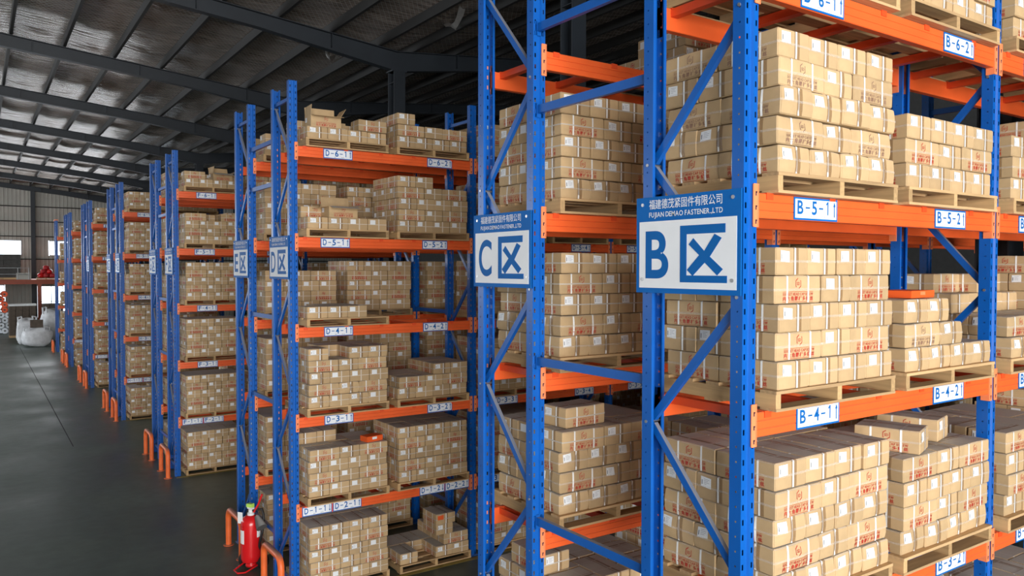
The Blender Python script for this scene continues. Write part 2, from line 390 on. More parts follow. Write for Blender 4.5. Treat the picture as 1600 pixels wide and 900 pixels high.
# floor joint and worn yellow lines
mb = MB(); mb.box(-1.475, -1.455, 17.5, 44, .0, .002); struct(mb.obj('trim_60', 'joint_dark'), 'dark saw-cut joint along the aisle floor')
for i in range(3):
    mb = MB(); mb.box(-.1, 6.5, 6.60+MODULE*i, 6.68+MODULE*i, 0, .0015); struct(mb.obj('trim_%d' % (61+i), 'floor_yellow'), 'worn yellow floor line along the rack')

# ------------------------------------------------------------------ racks
PH = 6.28
def post_mesh():
    mb = MB(); Z = lambda p, t: (p[0], p[1], t)
    sh = lambda pts: mb.sheet(pts, Z, 0, PH)
    sw, hh, pt = .0055, .014, .075
    # front strips with slots, web groove, sides with bolt holes, lips
    for s in (-1, 1):
        sh([(s*.05, 0), (s*(.034+sw), 0)]); sh([(s*(.034-sw), 0), (s*.018, 0), (s*.011, .012)]); 
        sh([(s*.05, 0), (s*.05, .028)]); sh([(s*.05, .037), (s*.05, .074), (s*.032, .074), (s*.032, .066)])
        z = 0; n = int(PH/pt)
        for i in range(n+1):
            z1 = min(PH, .06+i*pt-hh)
            mb.quad((s*(.034-sw), 0, z), (s*(.034+sw), 0, z), (s*(.034+sw), 0, z1), (s*(.034-sw), 0, z1))
            q0 = .06+(i-1)*pt+.0045 if i else 0; q1 = min(PH, .06+i*pt-.0045)
            mb.quad((s*.05, .028, q0), (s*.05, .037, q0), (s*.05, .037, q1), (s*.05, .028, q1))
            z = .06+i*pt+hh
        if z < PH: mb.quad((s*(.034-sw), 0, z), (s*(.034+sw), 0, z), (s*(.034+sw), 0, PH), (s*(.034-sw), 0, PH))
    sh([(-.011, .012), (.011, .012)])
    return mb.mesh('upright_post', 'blue_paint')
POST = post_mesh()
mb = MB(); mb.box(-.07, .07, -.03, .10, 0, .008).box(-.052, .052, .0, .006, .008, .06); FOOT = mb.mesh('foot_plate', 'blue_paint')
def channel(a, b2, wdt=.042, thk=.028, wall=.004, flip=1):
    """U section bar from a to b2 in the Y-Z plane, open to one side"""
    a, b2 = Vector(a), Vector(b2); t = (b2-a).normalized(); n = Vector((1, 0, 0)); u = t.cross(n)*flip
    if abs(t.x) > .9: n = Vector((0, 1, 0)); u = Vector((0, 0, 1))
    pr = [(-wdt/2, -thk/2), (wdt/2, -thk/2), (wdt/2, thk/2), (wdt/2-wall, thk/2), (wdt/2-wall, -thk/2+wall), (-wdt/2+wall, -thk/2+wall), (-wdt/2+wall, thk/2), (-wdt/2, thk/2)]
    mb = MB(); mb.prism(pr, lambda p, q: tuple(a+t*q+u*p[0]+n*p[1]), 0, (b2-a).length); return mb
def build_braces():
    out = []
    D0, D1 = .045, DEPTH-.045
    rear = [.28, 1.72, 3.16, 4.60, 6.04]; front = [1.0, 2.44, 3.88, 5.32]
    seq = []
    for i in range(4): seq += [((0, D1, rear[i]+.02), (0, D0, front[i]-.02)), ((0, D0, front[i]+.02), (0, D1, rear[i+1]-.02))]
    for i, (a, b2) in enumerate(seq): out.append(('diagonal_brace', channel(a, b2, flip=1).mesh('diagonal_brace', 'blue_paint')))
    for z in (.18, 6.08): out.append(('horizontal_brace', channel((0, D0-.01, z), (0, D1+.01, z)).mesh('horizontal_brace', 'blue_paint')))
    return out
BR = build_braces()
mb = MB()
for z in (.28, 1.72, 3.16, 4.60, 6.04): mb.tube([(-.056, DEPTH-.035, z), (.056, DEPTH-.035, z)], .009, 8)
for z in (1.0, 2.44, 3.88, 5.32): mb.tube([(-.056, .035, z), (.056, .035, z)], .009, 8)
BOLTS = mb.mesh('frame_bolts', 'bolt_steel')
BH = .125
bp = [(-.006, -.004), (-.006, -.040), (-.002, -.043), (-.006, -.046), (-.006, -.083), (-.002, -.086), (-.006, -.089), (-.006, -BH+.004), (-.002, -BH), (.040, -BH), (.044, -BH+.004), (.044, -.004), (.040, 0), (-.002, 0)]
mb = MB(); mb.prism(bp, lambda p, t: (t, p[0], p[1]), 0, BAYL); BEAM = mb.mesh('beam', 'orange_paint')
def conn(s):
    mb = MB(); x0, x1 = (-.036, .002) if s < 0 else (-.002, .036)
    mb.prism([(x0+.004, -.170), (x1-.004, -.170), (x1, -.166), (x1, .041), (x1-.004, .045), (x0+.004, .045), (x0, .041), (x0, -.166)], lambda p, t: (p[0], t, p[1]), -.009, -.004)
    xi = 0.0
    mb.box(min(xi, xi-s*.006), max(xi, xi-s*.006), -.009, .046, -.170, .045)
    for z in (-.145, -.075, -.005):
        xc = (x0+x1)/2; mb.box(xc-.004, xc+.004, -.0097, -.008, z-.010, z+.012, 1); mb.box(xc-.004, xc+.009, -.0097, -.008, z+.004, z+.012, 1)
    return mb.mesh('beam_connector', ['orange_lit_pale', 'slot_dark'])
CONN = {-1: conn(-1), 1: conn(1)}
mb = MB(); Dc = DEPTH
mb.prism([(-.026, -.05), (.026, -.05), (.026, -.004), (.020, -.004), (.020, -.044), (-.020, -.044), (-.020, -.004), (-.026, -.004)], lambda p, t: (p[0], t, p[1]), .046, Dc-.046)
mb.box(-.026, .026, -.009, .05, -.0, .004).box(-.026, .026, -.011, -.006, -.030, .004).box(-.026, .026, Dc-.05, Dc+.009, 0, .004).box(-.026, .026, Dc+.006, Dc+.011, -.03, .004)
CROSS = mb.mesh('cross_bar', 'red_orange_paint')
CBX = (.09, .62, 1.097, 1.566, 2.143)
def zlev(k): return PITCH*(k-1)                  # beam top that carries the goods of label level k (2..6)
RACKS = {}
def rack(letter, y0, bays, label, spacer=True, y_next=None, detail=True):
    t = tag(thing('pallet_rack', (0, y0, 0)), label, 'pallet rack', 'blue and orange pallet racks')
    RACKS[letter] = (t, y0, bays)
    for i in range(bays+1):
        x = i*BAYP-.05
        for y, rz in ((0, 0), (DEPTH, math.pi)):
            put('upright_post', POST, t, (x, y, 0), rz)
            if detail: put('foot_plate', FOOT, t, (x, y, 0), rz)
        for nm, me in BR: put(nm, me, t, (x, 0, 0))
        if detail: bo = put('frame_bolt', BOLTS, t, (x, 0, 0)); bo['kind'] = 'stuff'
        if spacer:
            for z in (5.65, 5.10, 3.39, 2.29, .6):
                SPM = SP.setdefault(round(y_next-y0, 3), None)
                if SPM is None:
                    g = (y_next-y0)-DEPTH; mbs = MB(); q = channel((0, 0, 0), (0, g, 0), .055, .032, flip=-1); mbs = q
                    mbs.box(-.035, .035, -.004, .0, -.055, .04).box(-.035, .035, g, g+.004, -.055, .04)
                    SPM = SP[round(y_next-y0, 3)] = mbs.mesh('row_spacer', 'blue_paint')
                put('row_spacer', SPM, t, (x, DEPTH, z))
    for i in range(bays):
        for k in range(2, 7):
            for y, rz in ((0, 0), (DEPTH, math.pi)):
                bo = put('beam', BEAM, t, (i*BAYP + (BAYL if rz else 0), y, zlev(k)), rz)
                if detail or (i == 0 and rz == 0):
                    put('beam_connector', CONN[-1], bo, (0, 0, 0)); put('beam_connector', CONN[1], bo, (BAYL, 0, 0))
            if detail:
                for cx in CBX: put('cross_bar', CROSS, t, (i*BAYP+cx, 0, zlev(k)))
SP = {}
ROWY = {}
names = 'BCDEFGHIJKLMN'
lab = {'B': 'nearest blue and orange pallet rack, carrying the large B zone sign', 'C': 'blue and orange pallet rack wearing the C zone sign',
       'D': 'blue and orange pallet rack with D-numbered beam signs facing the camera', 'E': 'blue and orange pallet rack backing the D rack, end behind the fire extinguisher',
       'F': 'blue and orange pallet rack with F-numbered beam signs', 'G': 'blue and orange pallet rack backing the F rack',
       'H': 'blue and orange pallet rack with H-numbered beam signs', 'I': 'blue and orange pallet rack backing the H rack',
       'J': 'blue and orange pallet rack with J-numbered beam signs', 'K': 'blue and orange pallet rack backing the J rack',
       'L': 'blue and orange pallet rack with L-numbered beam signs', 'M': 'blue and orange pallet rack backing the L rack',
       'N': 'farthest blue and orange pallet rack, topped by a pale rail'}
BAYS = dict(B=2, C=4, D=5, E=3, F=2, G=2, H=1, I=1, J=1, K=1, L=1, M=1, N=1)
for i, ch in enumerate(names):
    ROWY[ch] = MODULE*(i//2) + (0 if i % 2 == 0 else (1.76 if i == 1 else 1.70))
for i, ch in enumerate(names):
    rack(ch, ROWY[ch], BAYS[ch], lab[ch], spacer=(i % 2 == 0 and i+1 < len(names)), y_next=ROWY[names[i+1]] if i % 2 == 0 and i+1 < len(names) else None, detail=ch in 'BCDE')
mb = MB(); mb.box(-.12, .02, -.02, DEPTH+.02, PH, PH+.05); mb.obj('top_rail', 'orange_lit_pale', RACKS['N'][0])

# ------------------------------------------------------------------ zone signs on the row ends
def zone_sign(ch, y0, label):
    # built in local (u to the viewer's right = -Y, v up), facing -X
    W, H = .735, .53
    t = thing('zone_sign', (-.112, y0, 3.888))
    yy = lambda u: DEPTH+.035-u                   # u from the far edge
    mb = MB(); mb.box(-.004, .002, yy(W), yy(0), 0, H); mb.obj('plate', 'sign_blue', t)
    mb = MB(); mb.box(-.0055, -.004, yy(W-.025), yy(.025), .028, .395); mb.obj('white_panel', 'sign_white', t)
    mb = MB()
    glyph_to(mb, text2d('福建德茂紧固件有限公司', .050, .52, .006, .05, True, 3), lambda a, b2: (-.0048, yy(.10+a), .462+b2))
    glyph_to(mb, text2d('FUJIAN DEMAO FASTENER.,LTD', .028, .52, .012, .09, False, 4), lambda a, b2: (-.0048, yy(.10+a), .418+b2)); mb.obj('company_name', 'sign_white', t)
    mb = MB()
    glyph_to(mb, text2d(ch, .262, .175, .022, .1, False, 8), lambda a, b2: (-.0062, yy(.075+a), .088+b2)); mb.obj('zone_letter', 'sign_letter', t)
    mb = MB(); X0, X1, z0, z1, s = .335, .64, .062, .362, .046
    def bar(*p): mb.prism([(u, v) for u, v in p], lambda q, tt: (tt, yy(q[0]), q[1]), -.0068, -.0054)
    bar((X0, z0), (X1+.012, z0), (X1+.012, z0+s*.8), (X0, z0+s*.8)); bar((X0, z1-s), (X1, z1-s), (X1, z1), (X0, z1)); bar((X0, z0+s*.8), (X0+s, z0+s*.8), (X0+s, z1-s), (X0, z1-s))
    bar((.395, .262), (.428, .294), (.502, .226), (.570, .312), (.616, .290), (.540, .196), (.625, .132), (.588, .100), (.506, .166), (.424, .096), (.384, .128), (.468, .205))
    mb.obj('zone_character', 'sign_letter', t)
    for u, v in ((.05, .49), (W-.05, .49), (.05, .075), (W-.05, .075)):
        mb = MB(); mb.tube([(-.009, yy(u), v), (-.004, yy(u), v)], .010, 10); mb.obj('rivet', 'bolt_steel', t)
    tag(t, label, 'sign', 'zone signs on the rack ends')
far_words = {'D': 'end of the D rack', 'E': 'end of the rack backing D', 'F': 'end of the F rack', 'G': 'end of the rack backing F'}
for ch in 'BCDEFGHIJ':
    if ch in 'BC': zone_sign(ch, ROWY[ch], ('large' if ch == 'B' else 'smaller-looking') + ' blue and white company sign with the zone letter ' + ch)
    else: zone_sign(ch, ROWY[ch], 'blue and white zone sign with letter %s on its rack end' % ch)

# ------------------------------------------------------------------ location signs on the beams
SW, SH = .380, .118
mb = MB(); mb.prism([(0, 0), (SW, 0), (SW, SH), (0, SH)], lambda p, t: (p[0], t, p[1]), -.004, -.0006); SIGNP = mb.mesh('location_sign', 'sign_blue')
mb = MB(); mb.box(.010, SW-.010, -.0046, -.004, .010, SH-.010); SIGNW = mb.mesh('white_panel', 'sign_white')
def arrow(up):
    mb = MB(); pr = [(-.0042, .022), (.0042, .022), (.0042, .080), (.011, .078), (0, .106), (-.011, .078), (-.0042, .080)]
    if not up: pr = [(x, .125-z) for x, z in pr][::-1]
    mb.prism(pr, lambda p, t: (SW-.030+p[0], t, p[1]), -.0056, -.0046); return mb.mesh('arrow', 'sign_letter')
ARR = {True: arrow(True), False: arrow(False)}
def small_print():
    mb = MB()
    for tx, x in (('区号', .040), ('层号', .140), ('货位号', .230)):
        glyph_to(mb, text2d(tx, .011, None, .01, .15, True), lambda a, b2, x=x: (x+a, -.0049, .016+b2))
    return mb.mesh('small_print', 'sign_small_print')
SMALL = small_print()
def location_sign(row, lev, slot, x, up=True, detail=True, dz=0):
    code = '%s-%d-%d' % (row, lev, slot)
    kb = max(lev, 2)
    o = put('location_sign', SIGNP, None, (x, ROWY[row]-.0065, zlev(kb)-BH+.003+dz))
    put('white_panel', SIGNW, o, (0, 0, 0)); put('arrow', ARR[up], o, (0, 0, 0))
    mb = MB()
    for ch, x0, wd in zip(code, (.027, .096, .150, .212, .268), (.050, .038, .045, .038, .042)):
        if ch == '-': mb.box(x0, x0+wd, -.0053, -.0046, .060, .069); continue
        if ch == '1':
            mb.prism([(x0+.019, .032), (x0+.029, .032), (x0+.029, .104), (x0+.021, .104), (x0+.008, .092), (x0+.008, .082), (x0+.019, .090)], lambda p, t: (p[0], t, p[1]), -.0053, -.0046); continue
        glyph_to(mb, text2d(ch, .072, wd, .024, .1, False, 4), lambda a, b2, x0=x0: (x0+a, -.0050, .032+b2))
    mb.obj('lettering', 'sign_letter', o)
    if detail: put('small_print', SMALL, o, (0, 0, 0))
    tag(o, 'white location sign reading %s on the orange beam' % code, 'sign', 'location signs on the beams')
for row in 'BDFHJL':
    for bay in range(BAYS[row] if row in 'BD' else 1):
        for lev in (6, 5, 4, 3):
            if row == 'B' and lev < 3: continue
            for s in (0, 1):
                if row in 'HJL' and s: continue
                xo = {(5, 0): .285, (5, 1): 1.690, (6, 0): .325, (6, 1): 1.765, (4, 0): .325, (4, 1): 1.70, (3, 0): .325, (3, 1): 1.765}[(lev, s)]
                location_sign(row, lev, bay*2+s+1, bay*BAYP+xo, True, row in 'BDF')
        if row == 'B': continue
        for s, xs in ((0, (.035, .430)), (1, (1.645, 2.035))):
            if row in 'JL' and s: continue
            location_sign(row, 1, bay*2+s+1, bay*BAYP+xs[0], False, row in 'BDF'); location_sign(row, 2, bay*2+s+1, bay*BAYP+xs[1], True, row in 'BDF')

# ------------------------------------------------------------------ pallets
PW, PD, PHT = 1.09, .84, .105
def pallet_parts():
    out = []
    for i, y in enumerate((0, .185, .37, .555, .74)):
        mb = MB(); mb.box(-PW/2, PW/2, y, y+(.10 if i in (0, 4) else .09), PHT-.017, PHT); out.append(('deck_board', mb.mesh('deck_board', 'wood_x'), mb))
    for y in (0, .37, .74):
        mb = MB(); mb.box(-PW/2, PW/2, y, y+.10, 0, .015); out.append(('bottom_board', mb.mesh('bottom_board', 'wood_x'), mb))
    for x in (-PW/2, -.02, PW/2-.04):
        mb = MB(); mb.box(x, x+.04, .003, PD-.003, .015, PHT-.017); out.append(('stringer', mb.mesh('stringer', 'wood_y'), mb))
    return out
PP = pallet_parts()
mb = MB()
for nm, me, q in PP:
    n = len(mb.v); mb.v += q.v; mb.f += [tuple(n+i for i in f) for f in q.f]; mb.m += [1 if nm == 'stringer' else 0]*len(q.f)
PALLET = mb.mesh('pallet', ['wood_x', 'wood_y'])
def pallet(x, y, z, label, parts, rz=0):
    if parts:
        t = thing('pallet', (x, y, z), rz)
        for nm, me, q in PP: put(nm, me, t)
    else: t = put('pallet', PALLET, None, (x, y, z), rz)
    tag(t, label, 'pallet', 'wooden pallets on the racks'); return t

# ------------------------------------------------------------------ cartons: shared meshes for a few crisp and a few sagging shapes
CA, CB, CH, LAYER = .380, .2555, .1425, .1455
VAR = []
def mk_variant(seed, bulge, sag):
    rr = random.Random(seed); ph = [rr.uniform(0, 6.28) for _ in range(6)]; k1, k2 = rr.uniform(.5, 1), rr.uniform(.5, 1)
    def df(p):
        x, y, z = p; u, v, q = x/(CA/2), y/(CB/2), z/CH
        pin = 1-.55*math.exp(-((x+.085)/.018)**2)-.55*math.exp(-((x-.09)/.018)**2)
        piy = 1-.55*math.exp(-((y+.02)/.018)**2)
        low = math.sin(math.pi*min(1, max(0, q))**.8)
        ny = bulge*k1*low*(1-.5*u*u)*pin*(1+.4*math.sin(3*u+ph[0])); nx = bulge*k2*low*(1-.5*v*v)*piy*(1+.4*math.sin(3*v+ph[1]))
        X = x+nx*max(-1, min(1, u*1.02))*abs(u)**6; Y = y+ny*max(-1, min(1, v*1.02))*abs(v)**6
        Zs = z-sag*q*(.5+.5*math.sin(2.2*u+ph[2]))*(abs(v)**2)+.0015*math.sin(4*u+ph[3])*q
        lean = sag*.5*q*math.sin(ph[4]); return (X+lean*.3, Y+lean, Zs)
    gx = [-1, -.975, -.72, -.45, -.2, .05, .2, .45, .72, .975, 1]; gy = [-1, -.965, -.6, -.3, -.1, .2, .6, .965, 1]; gz = [0, .035, .25, .5, .75, .965, 1]
    idx = {}; mb = MB()
    def vid(u, v, q):
        key = (u, v, q)
        if key not in idx:
            x, y, z = u*CA/2, v*CB/2, q*CH
            ext = (abs(u) == 1)+(abs(v) == 1)+(q in (0, 1))
            if ext >= 2:
                e = .0032 if ext == 2 else .0045
                if abs(u) == 1: x -= e*u
                if abs(v) == 1: y -= e*v
                if q in (0, 1): z += e if q == 0 else -e
            idx[key] = len(mb.v); mb.v.append(df((x, y, z)))
        return idx[key]
    for i in range(len(gx)-1):
        for j in range(len(gy)-1):
            a, b2, c, d2 = gx[i], gx[i+1], gy[j], gy[j+1]
            mb.f.append((vid(a, c, 1), vid(b2, c, 1), vid(b2, d2, 1), vid(a, d2, 1))); mb.f.append((vid(a, c, 0), vid(a, d2, 0), vid(b2, d2, 0), vid(b2, c, 0)))
        for j in range(len(gz)-1):
            a, b2, c, d2 = gx[i], gx[i+1], gz[j], gz[j+1]
            mb.f.append((vid(a, -1, c), vid(b2, -1, c), vid(b2, -1, d2), vid(a, -1, d2))); mb.f.append((vid(b2, 1, c), vid(a, 1, c), vid(a, 1, d2), vid(b2, 1, d2)))
    for i in range(len(gy)-1):
        for j in range(len(gz)-1):
            a, b2, c, d2 = gy[i], gy[i+1], gz[j], gz[j+1]
            mb.f.append((vid(-1, b2, c), vid(-1, a, c), vid(-1, a, d2), vid(-1, b2, d2))); mb.f.append((vid(1, a, c), vid(1, b2, c), vid(1, b2, d2), vid(1, a, d2)))
    mb.m = [0]*len(mb.f)
    D = {'body': {mt: mb.mesh('carton', mt, True) for mt in ('carton_board', 'yellow_board')}}
    def onface(p, face, e):          # deform a point of a face and lift it off the board
        x, y, z = df(p); return {'-y': (x, y-e, z), '+y': (x, y+e, z), '-x': (x-e, y, z), '+x': (x+e, y, z), 't': (x, y, z+e)}[face]
    def strap_loop(kind, pos, hw=.0065, e=.0016):
        m2 = MB(); path = []
        if kind == 'x':
            for q in (.02, .25, .5, .75, .98): path.append(((pos, -CB/2, q*CH), '-y'))
            for v in (-.97, -.5, 0, .5, .97): path.append(((pos, v*CB/2, CH), 't'))
            for q in (.98, .75, .5, .25, .02): path.append(((pos, CB/2, q*CH), '+y'))
            off = lambda p, s: (p[0]+s*hw, p[1], p[2])
        elif kind == 'y':
            for q in (.02, .25, .5, .75, .98): path.append(((-CA/2, pos, q*CH), '-x'))
            for u in (-.97, -.5, 0, .5, .97): path.append(((u*CA/2, pos, CH), 't'))
            for q in (.98, .75, .5, .25, .02): path.append(((CA/2, pos, q*CH), '+x'))
            off = lambda p, s: (p[0], p[1]+s*hw, p[2])
        else:
            for u in (-.985, -.72, -.45, -.2, .2, .45, .72, .985): path.append(((u*CA/2, -CB/2, pos), '-y'))
            for v in (-.975, -.6, -.1, .2, .6, .975): path.append(((CA/2, v*CB/2, pos), '+x'))
            for u in (.985, .72, .45, .2, -.2, -.45, -.72, -.985): path.append(((u*CA/2, CB/2, pos), '+y'))
            for v in (.975, .6, .2, -.1, -.6, -.975): path.append(((-CA/2, v*CB/2, pos), '-x'))
            path.append(path[0]); off = lambda p, s: (p[0], p[1], p[2]+s*hw)
        for i in range(len(path)-1):
            (p, f), (q, g2) = path[i], path[i+1]
            m2.quad(onface(off(p, -1), f, e), onface(off(q, -1), g2, e), onface(off(q, 1), g2, e), onface(off(p, 1), f, e))
        return m2
    jit = rr.uniform(-.008, .008)
    D['strap'] = [strap_loop('x', -.085+jit).mesh('strap', 'strap_white'), strap_loop('x', .09+jit).mesh('strap', 'strap_white'), strap_loop('y', -.02+jit).mesh('strap', 'strap_white')]
    D['tape'] = strap_loop('y', -.028+jit, .021, .0008).mesh('tape', 'tape_brown')
    h = strap_loop('h', CH*.5, .006, .0028); h2 = strap_loop('h', CH*.5, .0042, .0028); D['hstrap'] = {'strap_thin': h2.mesh('strap', 'strap_thin'), 'strap_clear': h.mesh('strap', 'strap_clear')}
    m2 = MB(); y0, y1, z0, z1 = .100+jit, .028+jit, CH*.50, CH*.90; ti = rr.uniform(-.006, .006)
    for i in range(3):
        a, b2 = y0+(y1-y0)*i/3, y0+(y1-y0)*(i+1)/3; ta, tb = ti*i/3, ti*(i+1)/3
        for j in range(2):
            c, d2 = z0+(z1-z0)*j/2, z0+(z1-z0)*(j+1)/2
            m2.quad(onface((-CA/2, a, c+ta), '-x', .0022), onface((-CA/2, b2, c+tb), '-x', .0022), onface((-CA/2, b2, d2+tb), '-x', .0022), onface((-CA/2, a, d2+ta), '-x', .0022))
    def mark(u0, u1, w0, w1, mi):
        f = lambda u, ww: onface((-CA/2, y0+(y1-y0)*u, z0+(z1-z0)*ww+ti*u), '-x', .0030); m2.quad(f(u0, w0), f(u1, w0), f(u1, w1), f(u0, w1), m=mi)
    mark(.10, .16, .22, .68, 1)
    for ww in (.78, .62, .46, .30): mark(.30, .55+.35*rr.random(), ww, ww+.035, 2)
    D['label'] = m2.mesh('shipping_label', ['paper_white', 'ink_black', 'ink_grey'])
    # red print on the long faces
    def printed(mt):
        out = {}
        for face in ('-y', '+y'):
            m3 = MB(); sy = -1 if face == '-y' else 1
            f = lambda a, b2: onface(((a if sy < 0 else -a), sy*CB/2, b2), face, .0009)
            W = .25
            glyph_to(m3, text2d('SOCKET HEAD CAP SCREW', .0145, W, .030, .12), lambda a, b2: f(a-W/2, .0405+b2))
            glyph_to(m3, text2d('内六角圆柱头螺丝', .0225, W, .030, .26, True), lambda a, b2: f(a-W/2, .0130+b2))
            for z in (.0060, .0590):
                for i in range(6): a0, a1 = -W/2+W*i/6, -W/2+W*(i+1)/6; m3.quad(f(a0, z), f(a1, z), f(a1, z+.002), f(a0, z+.002))
            cx, cz, ra, rb = 0, .101, .0275, .0225          # open hexagon emblem with two letters
            hexo = [(ra*math.sin(R(60*i)), ra*math.cos(R(60*i))) for i in range(6)]; hexi = [(rb*math.sin(R(60*i)), rb*math.cos(R(60*i))) for i in range(6)]
            def edge(i, t0, t1):
                o1, o2, i1, i2 = hexo[i], hexo[(i+1) % 6], hexi[i], hexi[(i+1) % 6]
                L2 = lambda A, B, t: (A[0]+(B[0]-A[0])*t, A[1]+(B[1]-A[1])*t)
                a, b2, c, d2 = L2(o1, o2, t0), L2(o1, o2, t1), L2(i1, i2, t1), L2(i1, i2, t0)
                m3.quad(*[f(cx+q[0]*.92, cz+q[1]*1.12) for q in (a, b2, c, d2)])
            edge(5, .0, .9); edge(4, 0, 1); edge(3, .75, 1); edge(2, 0, .9); edge(1, 0, 1); edge(0, .85, 1)
            glyph_to(m3, text2d('SD', .0165, .024, .018, .08), lambda a, b2: f(cx-.012+a, cz-.0082+b2))
            out[face] = m3.mesh('printed_mark', mt)
        return out
    D['print'] = {mt: printed(mt) for mt in ('ink_red', 'ink_faded')}
    return D
for sd, bu, sg in ((1, .0015, .0005), (2, .003, .001), (3, .0045, .0015), (4, .011, .004), (5, .014, .006), (6, .012, .005)): VAR.append(mk_variant(sd, bu, sg))

# ------------------------------------------------------------------ what stands on each pallet
CARTONS = []          # dicts: x y z rot variant label faded group
ORD = ['leftmost', 'second from left', 'third from left', 'rightmost']
def layer_list(kind):
    if kind == 'A':
        L = []
        for i in range(4):
            L.append(('a%d' % i, -1.5*(CB+.007)+i*(CB+.007), CA/2, 90, '%s in front' % ORD[i]))
            L.append(('b%d' % i, -1.5*(CB+.007)+i*(CB+.007), CA*1.5+.004, -90, '%s in rear row' % ORD[i]))
        return L
    L = []; xl = (CA+CB)/2+.010
    for j in range(3):
        nm = ('front', 'middle', 'rear')[j]; y = CB/2+j*(CB+.004)
        L.append(('L%d' % j, -xl, y, 0, 'left end %s' % nm)); L.append(('R%d' % j, xl, y, 180, 'right end %s' % nm))
    L.append(('M0', 0, CA/2, 90, 'centre front')); L.append(('M1', 0, CA*1.5+.012, -90, 'centre rear'))
    return L
LN = ['bottom layer', 'second layer', 'third layer', 'fourth layer', 'fifth layer', 'sixth layer']
rj = random.Random(77)
def place(row, lev, slot):
    bay, s = divmod(slot-1, 2)
    x = bay*BAYP + (.635 if s == 0 else 1.845); y = ROWY[row]-.06; z = zlev(lev) if lev > 1 else 0
    return x, y, z
def where(row, lev, slot):
    code = '%s-%d-%d' % (row, lev, slot)
    if row in 'BDFHJL': return ('above sign ' if lev > 1 else 'on floor under sign ') + code
    return 'rack %s %s tier %s pallet' % (row, ('floor', 'second', 'third', 'fourth', 'fifth', 'top')[lev-1], ('first', 'second', 'third', 'fourth', 'fifth', 'sixth', 'seventh', 'eighth')[slot-1])
def load(row, lev, slot, layers, sagging=0, faded=False, yellow=False, dx=0, parts=None):
    x, y, z = place(row, lev, slot); x += dx
    parts = parts if parts is not None else (row in 'BC' or (row == 'D' and slot <= 2))
    pallet(x, y, z+.002, 'wooden pallet, %s' % where(row, lev, slot), parts)
    z += PHT+.003; y += .028
    for li, lay in enumerate(layers):
        keep = None
        if isinstance(lay, tuple): lay, keep = lay
        if lay == 'X':
            for q, (ex, ey, er) in enumerate(keep):
                CARTONS.append(dict(x=x+ex, y=y+ey, z=z+li*LAYER, r=er, v=rj.randrange(3), lab='loose carton %s on top of load %s' % (('first', 'second', 'third')[q], where(row, lev, slot)), row=row, faded=False, yellow=yellow)); 
            continue
        ox, oy = rj.uniform(-.010, .010), rj.uniform(-.012, .012)
        for code, cx, cy, rot, nm in layer_list(lay):
            if keep is not None and code not in keep: rj.random(); continue
            v = rj.choice((0, 1, 1, 2)) if li >= sagging else rj.choice((3, 4, 5))
            k = 'printed carton' if (lay == 'B' and code[0] in 'LR') else 'labelled carton'
            top = li == len(layers)-1 or (li == len(layers)-2 and isinstance(layers[-1], tuple) and layers[-1][0] == 'X')
            ln = 'top layer' if (top and li > 0) else LN[li]
            CARTONS.append(dict(x=x+cx+ox+rj.uniform(-.002, .002), y=y+cy+oy+(rj.uniform(-.012, .002) if code[1] == '0' or code[0] == 'a' else rj.uniform(0, .006)), z=z+li*LAYER, r=rot+rj.uniform(-.5, .5), v=v,
                                lab='%s, %s, %s, %s' % (k, nm, ln, where(row, lev, slot)), row=row, faded=faded and li > 0, yellow=yellow))
ABABA = ['A', 'B', 'A', 'B', 'A']
# B
load('B', 6, 1, ABABA); load('B', 6, 2, ['A', 'B', 'A', 'B']); load('B', 6, 3, ['B', 'A', 'B', 'A']); load('B', 6, 4, ['A', 'B', 'A'])
load('B', 5, 1, ABABA, sagging=3, faded=True); load('B', 5, 2, ['A', 'B', 'A']); load('B', 5, 3, ['A', 'B', 'A']); load('B', 5, 4, ABABA)
load('B', 4, 1, ABABA); load('B', 4, 2, ['A', ('B', {'L0', 'L1', 'L2', 'M0', 'M1'}), ('A', {'a0', 'a1', 'b0', 'b1'})], sagging=3, faded=True); load('B', 4, 3, ['A', 'B', ('A', {'b0', 'b1', 'b2', 'b3'}), ('B', {'L2', 'M1', 'R2'})], sagging=2); load('B', 4, 4, ABABA)
load('B', 3, 1, ABABA, sagging=3); load('B', 3, 2, ['A', 'B', 'A', 'B', ('X', [(-.27, .22, 108), (.20, .34, 104)])], sagging=1); load('B', 3, 3, ['A', 'B', 'A', 'B']); load('B', 3, 4, ABABA)
load('B', 2, 3, ['A', 'B', 'A', 'B'])
# C (seen from behind)
load('C', 6, 2, ['A', ('B', {'L0', 'L1', 'M0', 'M1'})]); load('C', 5, 1, ABABA, sagging=1); load('C', 5, 2, ABABA); load('C', 5, 3, ['A', 'B', 'A']); load('C', 5, 4, ['A', 'B'])
load('C', 4, 1, ABABA, sagging=2); load('C', 4, 2, ABABA); load('C', 4, 5, ['A', ('B', {'L0', 'M0', 'L1'}), ('A', {'a0', 'b0'})], yellow=True); load('C', 4, 6, ['A', 'B', 'A'])
load('C', 3, 1, ['A', 'B', 'A', 'B', ('X', [(-.24, .20, 4)])], sagging=3); load('C', 3, 2, ['A', 'B', ('A', {'a1', 'a2', 'b1'})]); load('C', 3, 3, ['A', 'B', 'A']); load('C', 3, 4, ABABA); load('C', 3, 5, ABABA)
load('C', 2, 1, ABABA[:4]+[('X', [(-.36, .45, 92)])], sagging=2); load('C', 2, 2, ABABA); load('C', 2, 3, ABABA)
